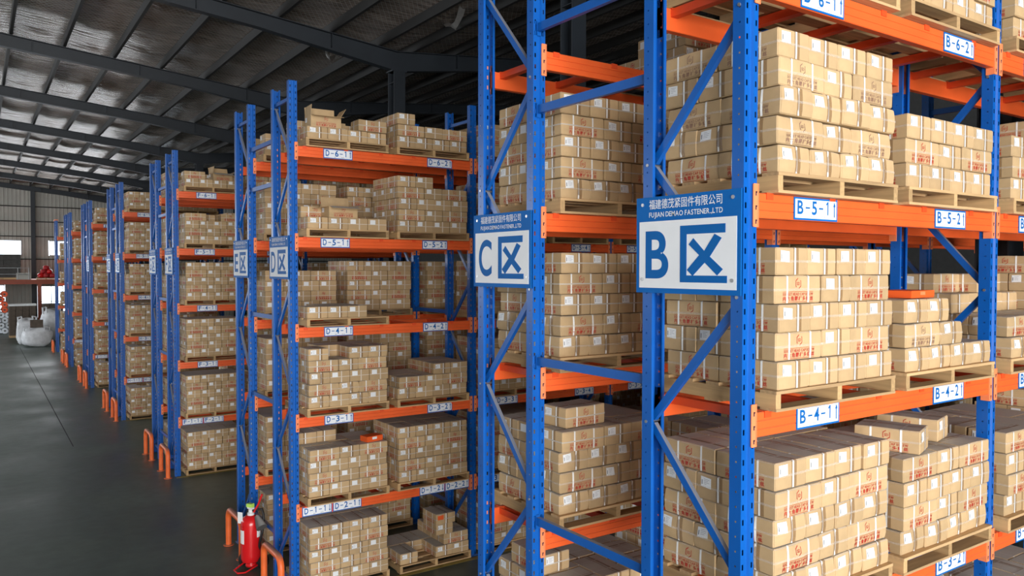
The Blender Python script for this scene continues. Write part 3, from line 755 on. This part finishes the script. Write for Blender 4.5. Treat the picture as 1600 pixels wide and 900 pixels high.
# D
load('D', 6, 1, ['A', ('B', {'R0', 'L2', 'R2', 'M1'})]); load('D', 6, 2, ['A', 'B', ('A', {'a0', 'b0'})])
load('D', 5, 1, ['A', ('B', {'L1', 'M1'})]); load('D', 5, 2, ['A', 'B', 'A', 'B', ('A', {'a0', 'a1', 'b0'})])
load('D', 4, 1, [('A', {'a0', 'a1', 'a2', 'b1', 'b2'})])
load('D', 3, 1, ['A', 'B', 'A', 'B', ('A', {'a0', 'a2', 'a3', 'b1', 'b2', 'b3'})], sagging=3); load('D', 3, 2, ['A', 'B', ('A', {'a2', 'a3', 'b2', 'b3'})], sagging=1)
load('D', 2, 1, ['A', 'B', 'A', 'B', ('A', {'b0', 'b1'})]); load('D', 2, 2, ABABA)
load('D', 1, 1, ABABA); load('D', 1, 2, [('A', {'a0', 'a2', 'a3', 'b0', 'b1', 'b2', 'b3'}), ('B', {'R0', 'R1', 'R2'}), ('A', {'a2', 'b3'}), ('A', {'a2'})], dx=.03)
PAT = [ABABA, ABABA, ABABA, ['A', 'B', 'A', 'B'], ['A', 'B', 'A'], ['B', 'A', 'B', 'A', 'B'], ['A', 'B', 'A', 'B', ('A', {'a0', 'a1', 'b0', 'b2'})]]
rl = random.Random(5)
for lev in range(6, 0, -1):
    for slot in range(3, 9):
        if lev == 6 and slot > 4: continue
        load('D', lev, slot, rl.choice(PAT if lev < 6 else PAT[3:5]))
for slot in (1, 2, 3, 4, 5, 6):
    load('E', 6, slot, rl.choice([['A', 'B'], ['A', ('B', {'L0', 'M0', 'M1', 'L2'})]]))
    for lev in range(1, 6): load('E', lev, slot, rl.choice(PAT[:4]))
load('F', 6, 1, ['A', ('B', {'L0', 'R1'})])
for lev in (5, 4, 3, 2, 1): load('F', lev, 1, ABABA if lev != 5 else ['A', 'B', 'A', ('B', {'L0', 'R0', 'R1', 'L1', 'M1'})])
for slot in (2, 3, 4):
    for lev in range(1, 7): load('F', lev, slot, rl.choice(PAT[:5]) if lev < 6 else ['A', 'B'])
for row in 'GHIJKLMN':
    for slot in range(1, 2*BAYS[row]+1):
        for lev in range(1, 7): load(row, lev, slot, rl.choice(PAT) if lev < 6 else rl.choice(([('A'), 'B', 'A'], ['A', 'B'], ['A', 'B', ('A', {'a0', 'a1'})])))

# which 300 cartons show largest: cast rays from the camera through everything built so far that can hide them
bv, bf, owner = [], [], []
def addbox(x0, x1, y0, y1, z0, z1, own, rot=0, c=(0, 0)):
    n = len(bv); cs, sn = math.cos(rot), math.sin(rot)
    for z in (z0, z1):
        for y in (y0, y1):
            for x in (x0, x1): bv.append((c[0]+x*cs-y*sn, c[1]+x*sn+y*cs, z))
    for f in ((0, 2, 3, 1), (4, 5, 7, 6), (0, 1, 5, 4), (2, 6, 7, 3), (0, 4, 6, 2), (1, 3, 7, 5)): bf.append(tuple(n+i for i in f)); owner.append(own)
for i, c in enumerate(CARTONS): addbox(-CA/2, CA/2, -CB/2, CB/2, c['z'], c['z']+CH, i, R(c['r']), (c['x'], c['y']))
for ch, (t, y0, bays) in RACKS.items():
    for i in range(bays+1):
        for y in (0, DEPTH-.074): addbox(i*BAYP-.1, i*BAYP, y0+y, y0+y+.074, 0, PH, -1)
    for k in range(2, 7):
        for y in (0, DEPTH-.05): addbox(0, bays*BAYP, y0+y, y0+y+.05, zlev(k)-BH, zlev(k), -1)
    if ch in 'BCDEFGH': addbox(-.116, -.11, y0, y0+DEPTH, 3.89, 4.42, -1)
bvh = BVHTree.FromPolygons(bv, bf); cnt = [0]*len(CARTONS)
for py in range(2, 900, 4):
    for px in range(2, 1600, 4):
        d = (FW*FPX + R2*(px-800) + U2*(450-py)).normalized()
        hit = bvh.ray_cast(CAM, d, 80)
        if hit[0] is not None and owner[hit[2]] >= 0: cnt[owner[hit[2]]] += 1
order = sorted(range(len(CARTONS)), key=lambda i: -cnt[i]); single = set(order[:300])

mb = MB(); mb.box(-CA/2-.006, -CA/2-.003, .015, .105, .065, .125); STICK = mb.mesh('red_sticker', 'orange_box')
def carton(c):
    D = VAR[c['v']]; t = put('carton', D['body']['yellow_board' if c['yellow'] else 'carton_board'], None, (c['x'], c['y'], c['z']), R(c['r']))
    for me in D['strap']: put('strap', me, t)
    put('strap', D['hstrap']['strap_clear' if c['row'] == 'B' or c['v'] > 2 else 'strap_thin'], t)
    put('shipping_label', D['label'], t); put('tape', D['tape'], t)
    for f in ('-y', '+y'): put('printed_mark', D['print']['ink_faded' if c['faded'] else 'ink_red'][f], t)
    if c['lab'].startswith('labelled carton, third from left in front, top layer') and 'D-1-2' in c['lab']:
        put('red_sticker', STICK, t)
    tag(t, c['lab'], 'carton', 'brown strapped cartons on pallets'); return t
for i in sorted(single): carton(CARTONS[i])

# all other cartons, farther back: one joined mesh of boxes with their straps, labels and print
def far_proto(front, side):
    Q = []
    x, y, h = CA/2, CB/2, CH
    def q(a, b2, c, d2, m): Q.append(((a, b2, c, d2), m))
    q((-x, -y, 0), (x, -y, 0), (x, -y, h), (-x, -y, h), 0); q((x, y, 0), (-x, y, 0), (-x, y, h), (x, y, h), 0)
    q((-x, y, 0), (-x, -y, 0), (-x, -y, h), (-x, y, h), 0); q((x, -y, 0), (x, y, 0), (x, y, h), (x, -y, h), 0)
    q((-x, -y, h), (x, -y, h), (x, y, h), (-x, y, h), 0); q((-x, y, 0), (x, y, 0), (x, -y, 0), (-x, -y, 0), 0)
    e, s = .0025, .005
    for f in (front, side):
        if f in ('-y', '+y'):
            sg = -1 if f == '-y' else 1; Y = sg*(y+e); X = lambda a: -sg*a
            for a in (-.085, .09): q((X(a-s), Y, 0), (X(a+s), Y, 0), (X(a+s), Y, h), (X(a-s), Y, h), 1)
            q((X(-x), Y, h*.475), (X(x), Y, h*.475), (X(x), Y, h*.525), (X(-x), Y, h*.525), 1)
            Y2 = sg*(y+.0012)
            for z0, z1 in ((.0125, .015), (.0625, .065)): q((X(-.117), Y2, z0), (X(.117), Y2, z0), (X(.117), Y2, z1), (X(-.117), Y2, z1), 3)
            for i, (a, b2) in enumerate(((-.117, -.045), (-.035, .02), (.03, .06), (.068, .117))): q((X(a), Y2, .046), (X(b2), Y2, .046), (X(b2), Y2, .056), (X(a), Y2, .056), 3)
            for i in range(8): a = -.117+i*.0300; q((X(a), Y2, .020), (X(a+.022), Y2, .020), (X(a+.022), Y2, .039), (X(a), Y2, .039), 3)
            for a, b2, z0, z1 in ((-.022, -.016, .088, .118), (.016, .022, .090, .120), (-.016, .004, .118, .124), (-.004, .016, .083, .089), (-.010, .010, .098, .110)): q((X(a), Y2, z0), (X(b2), Y2, z0), (X(b2), Y2, z1), (X(a), Y2, z1), 3)
        else:
            sg = -1 if f == '-x' else 1; Xp = sg*(x+e); Yd = lambda a: sg*a
            q((Xp, Yd(.013), 0), (Xp, Yd(.027), 0), (Xp, Yd(.027), h), (Xp, Yd(.013), h), 1); q((Xp, Yd(-y), h*.475), (Xp, Yd(y), h*.475), (Xp, Yd(y), h*.525), (Xp, Yd(-y), h*.525), 1)
            Xq = sg*(x+.0035)
            if f == '-x': q((Xq, .100, h*.5), (Xq, .028, h*.5), (Xq, .028, h*.9), (Xq, .100, h*.9), 2)
    return np.array([a for a, m in Q], dtype=np.float32), np.array([m for a, m in Q], dtype=np.int32)
PROTO = {90: far_proto('-x', '+y'), -90: far_proto('+x', '-y'), 0: far_proto('-y', '-x'), 180: far_proto('+y', '+x')}
verts, mats, tint = [], [], []
rt2 = random.Random(9)
for i, c in enumerate(CARTONS):
    if i in single: continue
    base = min(PROTO, key=lambda a: abs((c['r']-a+180) % 360-180)); q, mm = PROTO[base]
    a = R(c['r']); cs, sn = math.cos(a), math.sin(a); V = q.reshape(-1, 3)
    P3 = np.empty_like(V); P3[:, 0] = c['x']+V[:, 0]*cs-V[:, 1]*sn; P3[:, 1] = c['y']+V[:, 0]*sn+V[:, 1]*cs; P3[:, 2] = c['z']+V[:, 2]
    verts.append(P3); mats.append(np.where((mm == 0) & c['yellow'], 4, mm)); tint.append(np.full(len(mm), rt2.uniform(.84, 1.1), dtype=np.float32))
verts = np.concatenate(verts); mats = np.concatenate(mats).astype(np.int32); tint = np.concatenate(tint); nq = len(mats)
me = bpy.data.meshes.new('cartons'); me.vertices.add(len(verts)); me.vertices.foreach_set('co', verts.ravel()); me.loops.add(nq*4); me.polygons.add(nq)
me.loops.foreach_set('vertex_index', np.arange(nq*4, dtype=np.int32)); me.polygons.foreach_set('loop_start', np.arange(0, nq*4, 4, dtype=np.int32))
for mt in ('carton_board_far', 'strap_far', 'paper_white', 'ink_red', 'yellow_board'): me.materials.append(MAT[mt])
me.polygons.foreach_set('material_index', mats)
at = me.attributes.new('tint', 'FLOAT', 'FACE'); at.data.foreach_set('value', tint); me.update(calc_edges=True)
so = put('cartons', me); so['kind'] = 'stuff'; tag(so, 'countless brown strapped cartons on the farther racks and in rear rows', 'cartons')
print('cartons', len(CARTONS), 'quads', nq, 'min count of single', cnt[order[299]])

# ------------------------------------------------------------------ opened cartons and small orange boxes on the loads
def open_carton(x, y, z, rot, tilts, label):
    t = thing('open_carton', (x, y, z), R(rot)); a, b2, h, th = CA/2, CB/2, CH, .004
    mb = MB(); mb.box(-a, a, -b2, b2, 0, th).box(-a, a, -b2, -b2+th, th, h).box(-a, a, b2-th, b2, th, h).box(-a, -a+th, -b2+th, b2-th, th, h).box(a-th, a, -b2+th, b2-th, th, h); mb.obj('body', 'carton_board', t)
    for nm, ang in zip(('-y', '+y', '-x', '+x'), tilts):          # angle from vertical, outward
        mb = MB(); L = b2 if nm[1] == 'y' else b2*.98; c, s2 = math.cos(R(ang)), math.sin(R(ang)); pts = []
        for w2, d2 in ((-1, 0), (1, 0), (1, 1), (-1, 1)):
            for e in (0, th):
                out = s2*L*d2 + c*e; up = c*L*d2 - s2*e
                if nm[1] == 'y': sg = -1 if nm[0] == '-' else 1; pts.append((w2*a*.99, sg*(b2-th+out), h+up))
                else: sg = -1 if nm[0] == '-' else 1; pts.append((sg*(a-th+out), w2*b2*.97, h+up))
        n = len(mb.v); mb.v += pts; mb.f += [(0, 2, 4, 6), (1, 7, 5, 3), (0, 1, 3, 2), (2, 3, 5, 4), (4, 5, 7, 6), (6, 7, 1, 0)]; mb.m += [0]*6
        mb.obj('flap', 'carton_board', t)
    put('printed_mark', VAR[0]['print']['ink_red']['-y'], t); put('printed_mark', VAR[0]['print']['ink_red']['+y'], t); put('shipping_label', VAR[0]['label'], t)
    return tag(t, label, 'carton', 'opened cartons')
def on(row, lev, slot, layers): x, y, z = place(row, lev, slot); return x, y+.028, z+PHT+.003+layers*LAYER
x, y, z = on('D', 6, 1, 1); open_carton(x-.27, y+.14, z, -3, (100, 6, -4, 32), 'opened carton with raised flaps on top of load above sign D-6-1')
x, y, z = on('D', 5, 1, 1); open_carton(x-.06, y+.14, z, 2, (105, 10, 100, 72), 'opened carton with folded-out flaps on load above sign D-5-1')
x, y, z = on('F', 6, 1, 1); open_carton(x+.18, y+.14, z, 6, (110, 20, -8, 60), 'opened carton with one upright flap on load above sign F-6-1')
def orange_box(x, y, z, rot, sx, sy, sz, label):
    t = thing('orange_box', (x, y, z), R(rot)); mb = MB(); mb.box(-sx/2+.002, sx/2-.002, -sy/2+.002, sy/2-.002, 0, sz*.6); mb.obj('tray', 'orange_box', t)
    mb = MB(); mb.box(-sx/2, sx/2, -sy/2, sy/2, sz*.25, sz); mb.obj('lid', 'orange_box', t); mb = MB(); mb.box(-.04, .03, -sy/2-.0008, -sy/2, sz*.4, sz*.85); mb.obj('paper_label', 'paper_white' if sz > .05 else 'orange_lit_pale', t)
    return tag(t, label, 'box', 'small orange boxes')
x, y, z = on('B', 4, 2, 3); orange_box(x-.22, y+.17, z, 6, .34, .22, .045, 'flat orange box on top of load above sign B-4-2')
x, y, z = on('D', 2, 1, 4); orange_box(x+.36, y+.12, z, 10, .24, .16, .07, 'orange box with white label on load above sign D-2-1')

# ------------------------------------------------------------------ orange guard hoops at the row ends
def hoop():
    w2, h, rc = .68, .53, .13; pts = [(0, 0, 0), (0, 0, .2), (0, 0, h-rc)]
    for i in range(1, 7): a = math.pi/2*i/6; pts.append((0, rc-rc*math.cos(a), h-rc+rc*math.sin(a)))
    for i in range(0, 7): a = math.pi/2*i/6; pts.append((0, w2-rc+rc*math.sin(a), h-rc+rc*math.cos(a)))
    pts += [(0, w2, .2), (0, w2, 0)]; mb = MB(); mb.tube(pts, .041, 14); return mb.mesh('hoop_tube', 'guard_paint', True)
HOOP = hoop(); mb = MB(); mb.lathe([(.075, 0), (.075, .008), (.043, .010)], k=16); FL = mb.mesh('foot_flange', 'guard_paint')
def guard(ch):
    t = thing('guard_hoop', (-.235, ROWY[ch]-.03, 0)); put('hoop_tube', HOOP, t)
    for y in (0, .68): put('foot_flange', FL, t, (0, y, 0))
    tag(t, {'D': 'orange guard hoop nearest the camera, before the D rack end', 'E': 'orange guard hoop half hidden behind the red fire extinguisher'}.get(ch, 'orange guard hoop at the end of rack %s' % ch), 'guard hoop', 'orange guard hoops along the aisle')
for ch in 'DEFGHIJKLMN': guard(ch)

# ------------------------------------------------------------------ trolley fire extinguisher
t = thing('fire_extinguisher', (-.22, 8.02, 0), R(-58))      # local -y faces the camera
mb = MB(); mb.lathe([(.06, .075), (.115, .105), (.132, .15), (.134, .19), (.134, .60), (.128, .645), (.10, .69), (.055, .715), (.04, .72)], k=28); mb.obj('cylinder', 'extinguisher_red', t, True)
mb = MB(); mb.lathe([(.068, .03), (.075, .05), (.062, .085)], k=20); mb.obj('foot_ring', 'extinguisher_red', t, True)
mb = MB(); mb.lathe([(.045, .71), (.045, .75), (.03, .755), (.03, .80)], k=16).box(-.05, .05, -.015, .015, .80, .825); mb.obj('valve', 'plastic_white', t)
mb = MB(); mb.tube([(.05, .0, .76), (.10, .03, .86), (.15, .05, 1.0)], .013, 10); mb.obj('lever', 'extinguisher_red', t, True)
mb = MB(); mb.tube([(0, .10, .12), (0, .155, .25), (0, .155, .62), (0, .12, .68)], .012, 10); mb.obj('push_handle', 'extinguisher_red', t, True)
mb = MB(); mb.tube([(-.13, .0, .05), (-.11, -.20, .02), (.0, -.25, .015), (.08, -.20, .02), (.10, .0, .05)], .011, 8).tube([(-.16, .10, .075), (.16, .10, .075)], .011, 8).tube([(-.12, 0, .05), (-.12, .1, .075)], .011, 8).tube([(.10, 0, .05), (.12, .1, .075)], .011, 8); mb.obj('stand', 'extinguisher_red', t, True)
for s in (-1, 1):
    mb = MB(); mb.tube([(s*.165-.022, .05, .088), (s*.165+.022, .05, .088)], .087, 20); wh = mb.obj('wheel', 'rubber_black', t, True)
    mb = MB(); mb.tube([(s*.165-.026, .05, .088), (s*.165+.026, .05, .088)], .035, 14); mb.obj('hub', 'rubber_grey', wh, True)
pts = [(.03, 0, .78)]+[(.15+.05*math.sin(i*.5), .02+.03*math.cos(i*.6), .80-.07*i) for i in range(9)]
mb = MB(); mb.tube(pts, .016, 10); mb.obj('hose', 'rubber_black', t, True)
mb = MB(); mb.tube([(.12, -.02, .72), (.19, -.05, .66), (.25, -.07, .60)], [.03, .055, .075], 14); mb.obj('nozzle_horn', 'rubber_grey', t, True)
mb = MB()
for i in range(5):
    a0, a1 = R(-128+i*8), R(-128+(i+1)*8); mb.quad(*[(.1355*math.cos(a), .1355*math.sin(a), zz) for a, zz in ((a0, .36), (a1, .36), (a1, .54), (a0, .54))])
mb.obj('paper_label', 'paper_white', t)
mb = MB()
for i in range(4):
    a0, a1 = R(-14+i*8), R(-14+(i+1)*8); mb.quad(*[(.1355*math.cos(a), .1355*math.sin(a), zz) for a, zz in ((a0, .44), (a1, .44), (a1, .60), (a0, .60))])
mb.obj('paper_label', 'paper_white', t)
mb = MB(); mb.box(-.13, -.05, -.105, -.10, .62, .77); o = mb.obj('inspection_card', 'paper_white', t); 
mb = MB(); mb.box(-.05, .035, -.03, .03, .825, .87); mb.obj('safety_tag', 'tag_green', t)
tag(t, 'red wheeled fire extinguisher between the guard hoops at the D rack end', 'fire extinguisher')

# ------------------------------------------------------------------ goods and platform at the far end of the hall
def blob(name, mat, c, sx, sy, sz, seed, parent=None, nu=22, nv=12, sq=.62):
    rr = random.Random(seed); ph = [rr.uniform(0, 6.28) for _ in range(8)]; mb = MB(); V = []
    for i in range(nv+1):
        v = -math.pi/2+math.pi*i/nv
        for j in range(nu):
            u = 2*math.pi*j/nu; f = lambda q, e: math.copysign(abs(q)**e, q)
            k = 1+.06*math.sin(3*u+ph[0]+2*v)+.05*math.sin(5*u+ph[1])*math.cos(3*v)+.04*math.sin(9*u+ph[2]+4*v)
            V.append((c[0]+sx/2*f(math.cos(v), sq)*f(math.cos(u), sq)*k, c[1]+sy/2*f(math.cos(v), sq)*f(math.sin(u), sq)*k, max(c[2], c[2]+sz/2+sz/2*f(math.sin(v), sq)*(1+.08*math.sin(2*u+ph[3])))))
    mb.v = V
    for i in range(nv):
        for j in range(nu): A = i*nu+j; B = i*nu+(j+1) % nu; mb.f.append((A, B, B+nu, A+nu)); mb.m.append(0)
    return mb.obj(name, mat, parent, True)
def bulk_bag(x, y, z, sx, sy, sz, seed, label):
    t = thing('bulk_bag', (x, y, z)); blob('sack', 'bag_white', (0, 0, 0), sx, sy, sz, seed, t)
    for a, b2 in ((-1, -1), (1, -1), (1, 1), (-1, 1)):
        mb = MB(); mb.tube([(a*sx*.40, b2*sy*.40, sz*.86), (a*sx*.42, b2*sy*.38, sz*1.05), (a*sx*.25, b2*sy*.42, sz*1.08), (a*sx*.24, b2*sy*.40, sz*.9)], .025, 6); mb.obj('lifting_loop', 'bag_white', t, True)
    tag(t, label, 'bag', 'white bulk bags')
bulk_bag(-.72, 44.2, 0, 1.35, 1.0, .95, 3, 'large white bulk bag lying on the floor beside the farthest rack')
bulk_bag(-1.05, 45.9, .0, 1.0, .9, 1.35, 4, 'taller white bulk bag behind the one lying on the floor')
bulk_bag(.15, 47.2, .0, 1.0, .9, 1.75, 5, 'white bulk bag partly hidden behind the farthest rack post')
mb = MB(); mb.box(-.28, .28, -.2, .2, 0, .38, c=.01).box(-.29, .29, -.02, .02, .38, .384); o = mb.obj('brown_box', 'dark_carton'); o.location = (-.72, 44.2, .98); tag(o, 'brown box resting on the large white bulk bag', 'box')
def goods_stack(x, y, z, nx, ny, nz, bx, by, bz, mat, label, sheet=None, group=None):
    t = thing('goods_stack', (x, y, z)); rr = random.Random(int(x*100+y)); mb0 = MB(); mb0.box(-nx*bx/2, nx*bx/2, -ny*by/2, ny*by/2, 0, .12); mb0.obj('pallet_base', 'wood_x', t)
    mb0 = MB(); mb0.box(-.5*bx, .5*bx, -.5*by, .5*by, 0, bz*.985, c=.012); me = mb0.mesh('pack', mat)
    for k in range(nz):
        for i in range(nx):
            for j in range(ny):
                if 0 < i < nx-1 and 0 < j < ny-1 and k < nz-1: continue
                o = put('pack', me, t, ((i-(nx-1)/2)*bx*1.01+rr.uniform(-.01, .01), (j-(ny-1)/2)*by*1.01+rr.uniform(-.01, .01), .12+k*bz)); o.scale = (.98, .98, 1)
    if sheet: mb0 = MB(); mb0.box(-nx*bx/2-.03, nx*bx/2+.03, -ny*by/2-.03, ny*by/2+.03, .12+nz*bz, .15+nz*bz).box(-nx*bx/2-.03, nx*bx/2+.03, -ny*by/2-.04, -ny*by/2-.025, .05+nz*bz, .15+nz*bz); mb0.obj('cover_sheet', sheet, t)
    tag(t, label, 'goods stack', group or 'dark goods stacks at the far end')
goods_stack(-1.05, 51.3, 0, 4, 3, 6, .33, .36, .295, 'dark_carton', 'dark carton stack with a white sheet on top, on the far floor', 'plastic_white')
goods_stack(.45, 51.0, 0, 3, 3, 6, .34, .36, .30, 'dark_carton', 'dark carton stack on the far floor beside the last rack')
for i, (x, h) in enumerate(((-3.6, 4), (-2.35, 4), (-1.33, 4))):
    goods_stack(x, 57.6, 3.28, 1, 1, h, 1.12 if i < 2 else .95, 1.1, .375, 'dark_cloth', '%s tall dark wrapped stack on the far platform' % ('leftmost', 'middle', 'rightmost')[i])
# pile of rolls
mb = MB(); mb.tube([(0, 0, 0), (0, .02, 0), (0, 1.28, 0), (0, 1.3, 0)], [.165, .18, .18, .165], 18); RW = mb.mesh('roll_body', 'roll_white', True)
RO = RW.copy(); RO.materials.clear(); RO.materials.append(MAT['roll_orange'])
mb = MB(); mb.tube([(0, -.004, 0), (0, .004, 0)], .055, 12); RC = mb.mesh('core', 'rubber_grey')
for k in range(8):
    for i in range(0 if k < 5 else 1, 4):
        x = -2.95+i*.37+(k % 2)*.185-(.185 if k > 4 else 0); org = k >= 4 and (i+k) % 5 != 1
        t = thing('roll', (x, 54.0+.05*((i*7+k*3) % 5), .19+k*.318)); put('roll_body', RO if org else RW, t); put('core', RC, t)
        tag(t, ('orange' if org else 'white') + ' roll in the big pile at the far left', 'roll', ('orange' if org else 'white')+' rolls in the far pile')
# steel platform
t = thing('platform', (0, 56.4, 0)); mb = MB(); mb.box(-9, 4.5, 0, 5.4, 3.2, 3.27); mb.obj('deck', 'mezz_orange', t)
mb = MB(); mb.box(-9, 4.5, 0, .12, 2.98, 3.01).box(-9, 4.5, .05, .07, 3.0, 3.2).box(-9, 4.5, 0, .12, 3.17, 3.2); mb.obj('edge_beam', 'mezz_orange', t)
for x in (-6.8, -3.3, .13, 3.6):
    mb = MB(); mb.box(x-.11, x+.11, .0, .02, 0, 2.98).box(x-.01, x+.01, .02, .18, 0, 2.98).box(x-.11, x+.11, .18, .2, 0, 2.98); mb.obj('leg', 'mezz_orange', t)
for z in (3.62, 4.02): mb = MB(); mb.tube([(-9, .06, z), (-.45, .06, z)], .022, 8); mb.obj('rail', 'rail_grey', t)
for x in (-8, -6.6, -5.2, -3.8, -2.4, -1.05, -.45): mb = MB(); mb.tube([(x, .06, 3.27), (x, .06, 4.03)], .022, 8); mb.obj('rail_post', 'rail_grey', t)
tag(t, 'dark orange steel platform with a pale railing along the far wall', 'platform')
mb = MB(); mb.box(-.4, .4, -.3, .3, 0, .42, c=.01); mb.box(-.41, .41, -.02, .02, .42, .424); o = mb.obj('cardboard_box', 'wall_sheet'); o.location = (-.72, 57.0, 3.275); tag(o, 'pale cardboard box on the far platform beside the dark stacks', 'box')
pallet(.55, 56.7, 3.275, 'wooden pallet under the red bags on the far platform', False)
for i, (dx, dy, dz) in enumerate(((-.33, .15, 0), (0, .12, 0), (.33, .15, 0), (-.2, .5, 0), (.2, .5, 0), (-.17, .2, .26), (.17, .22, .26), (0, .3, .5))):
    o = blob('red_bag', 'red_goods' if i % 3 else 'extinguisher_red', (0, 0, 0), .38, .36, .3, 40+i, None, 14, 8, .8); o.location = (.55+dx, 56.75+dy, 3.275+PHT+dz)
    tag(o, 'red bag in the heap on the far platform pallet', 'bag', 'red bags heaped on a pallet')
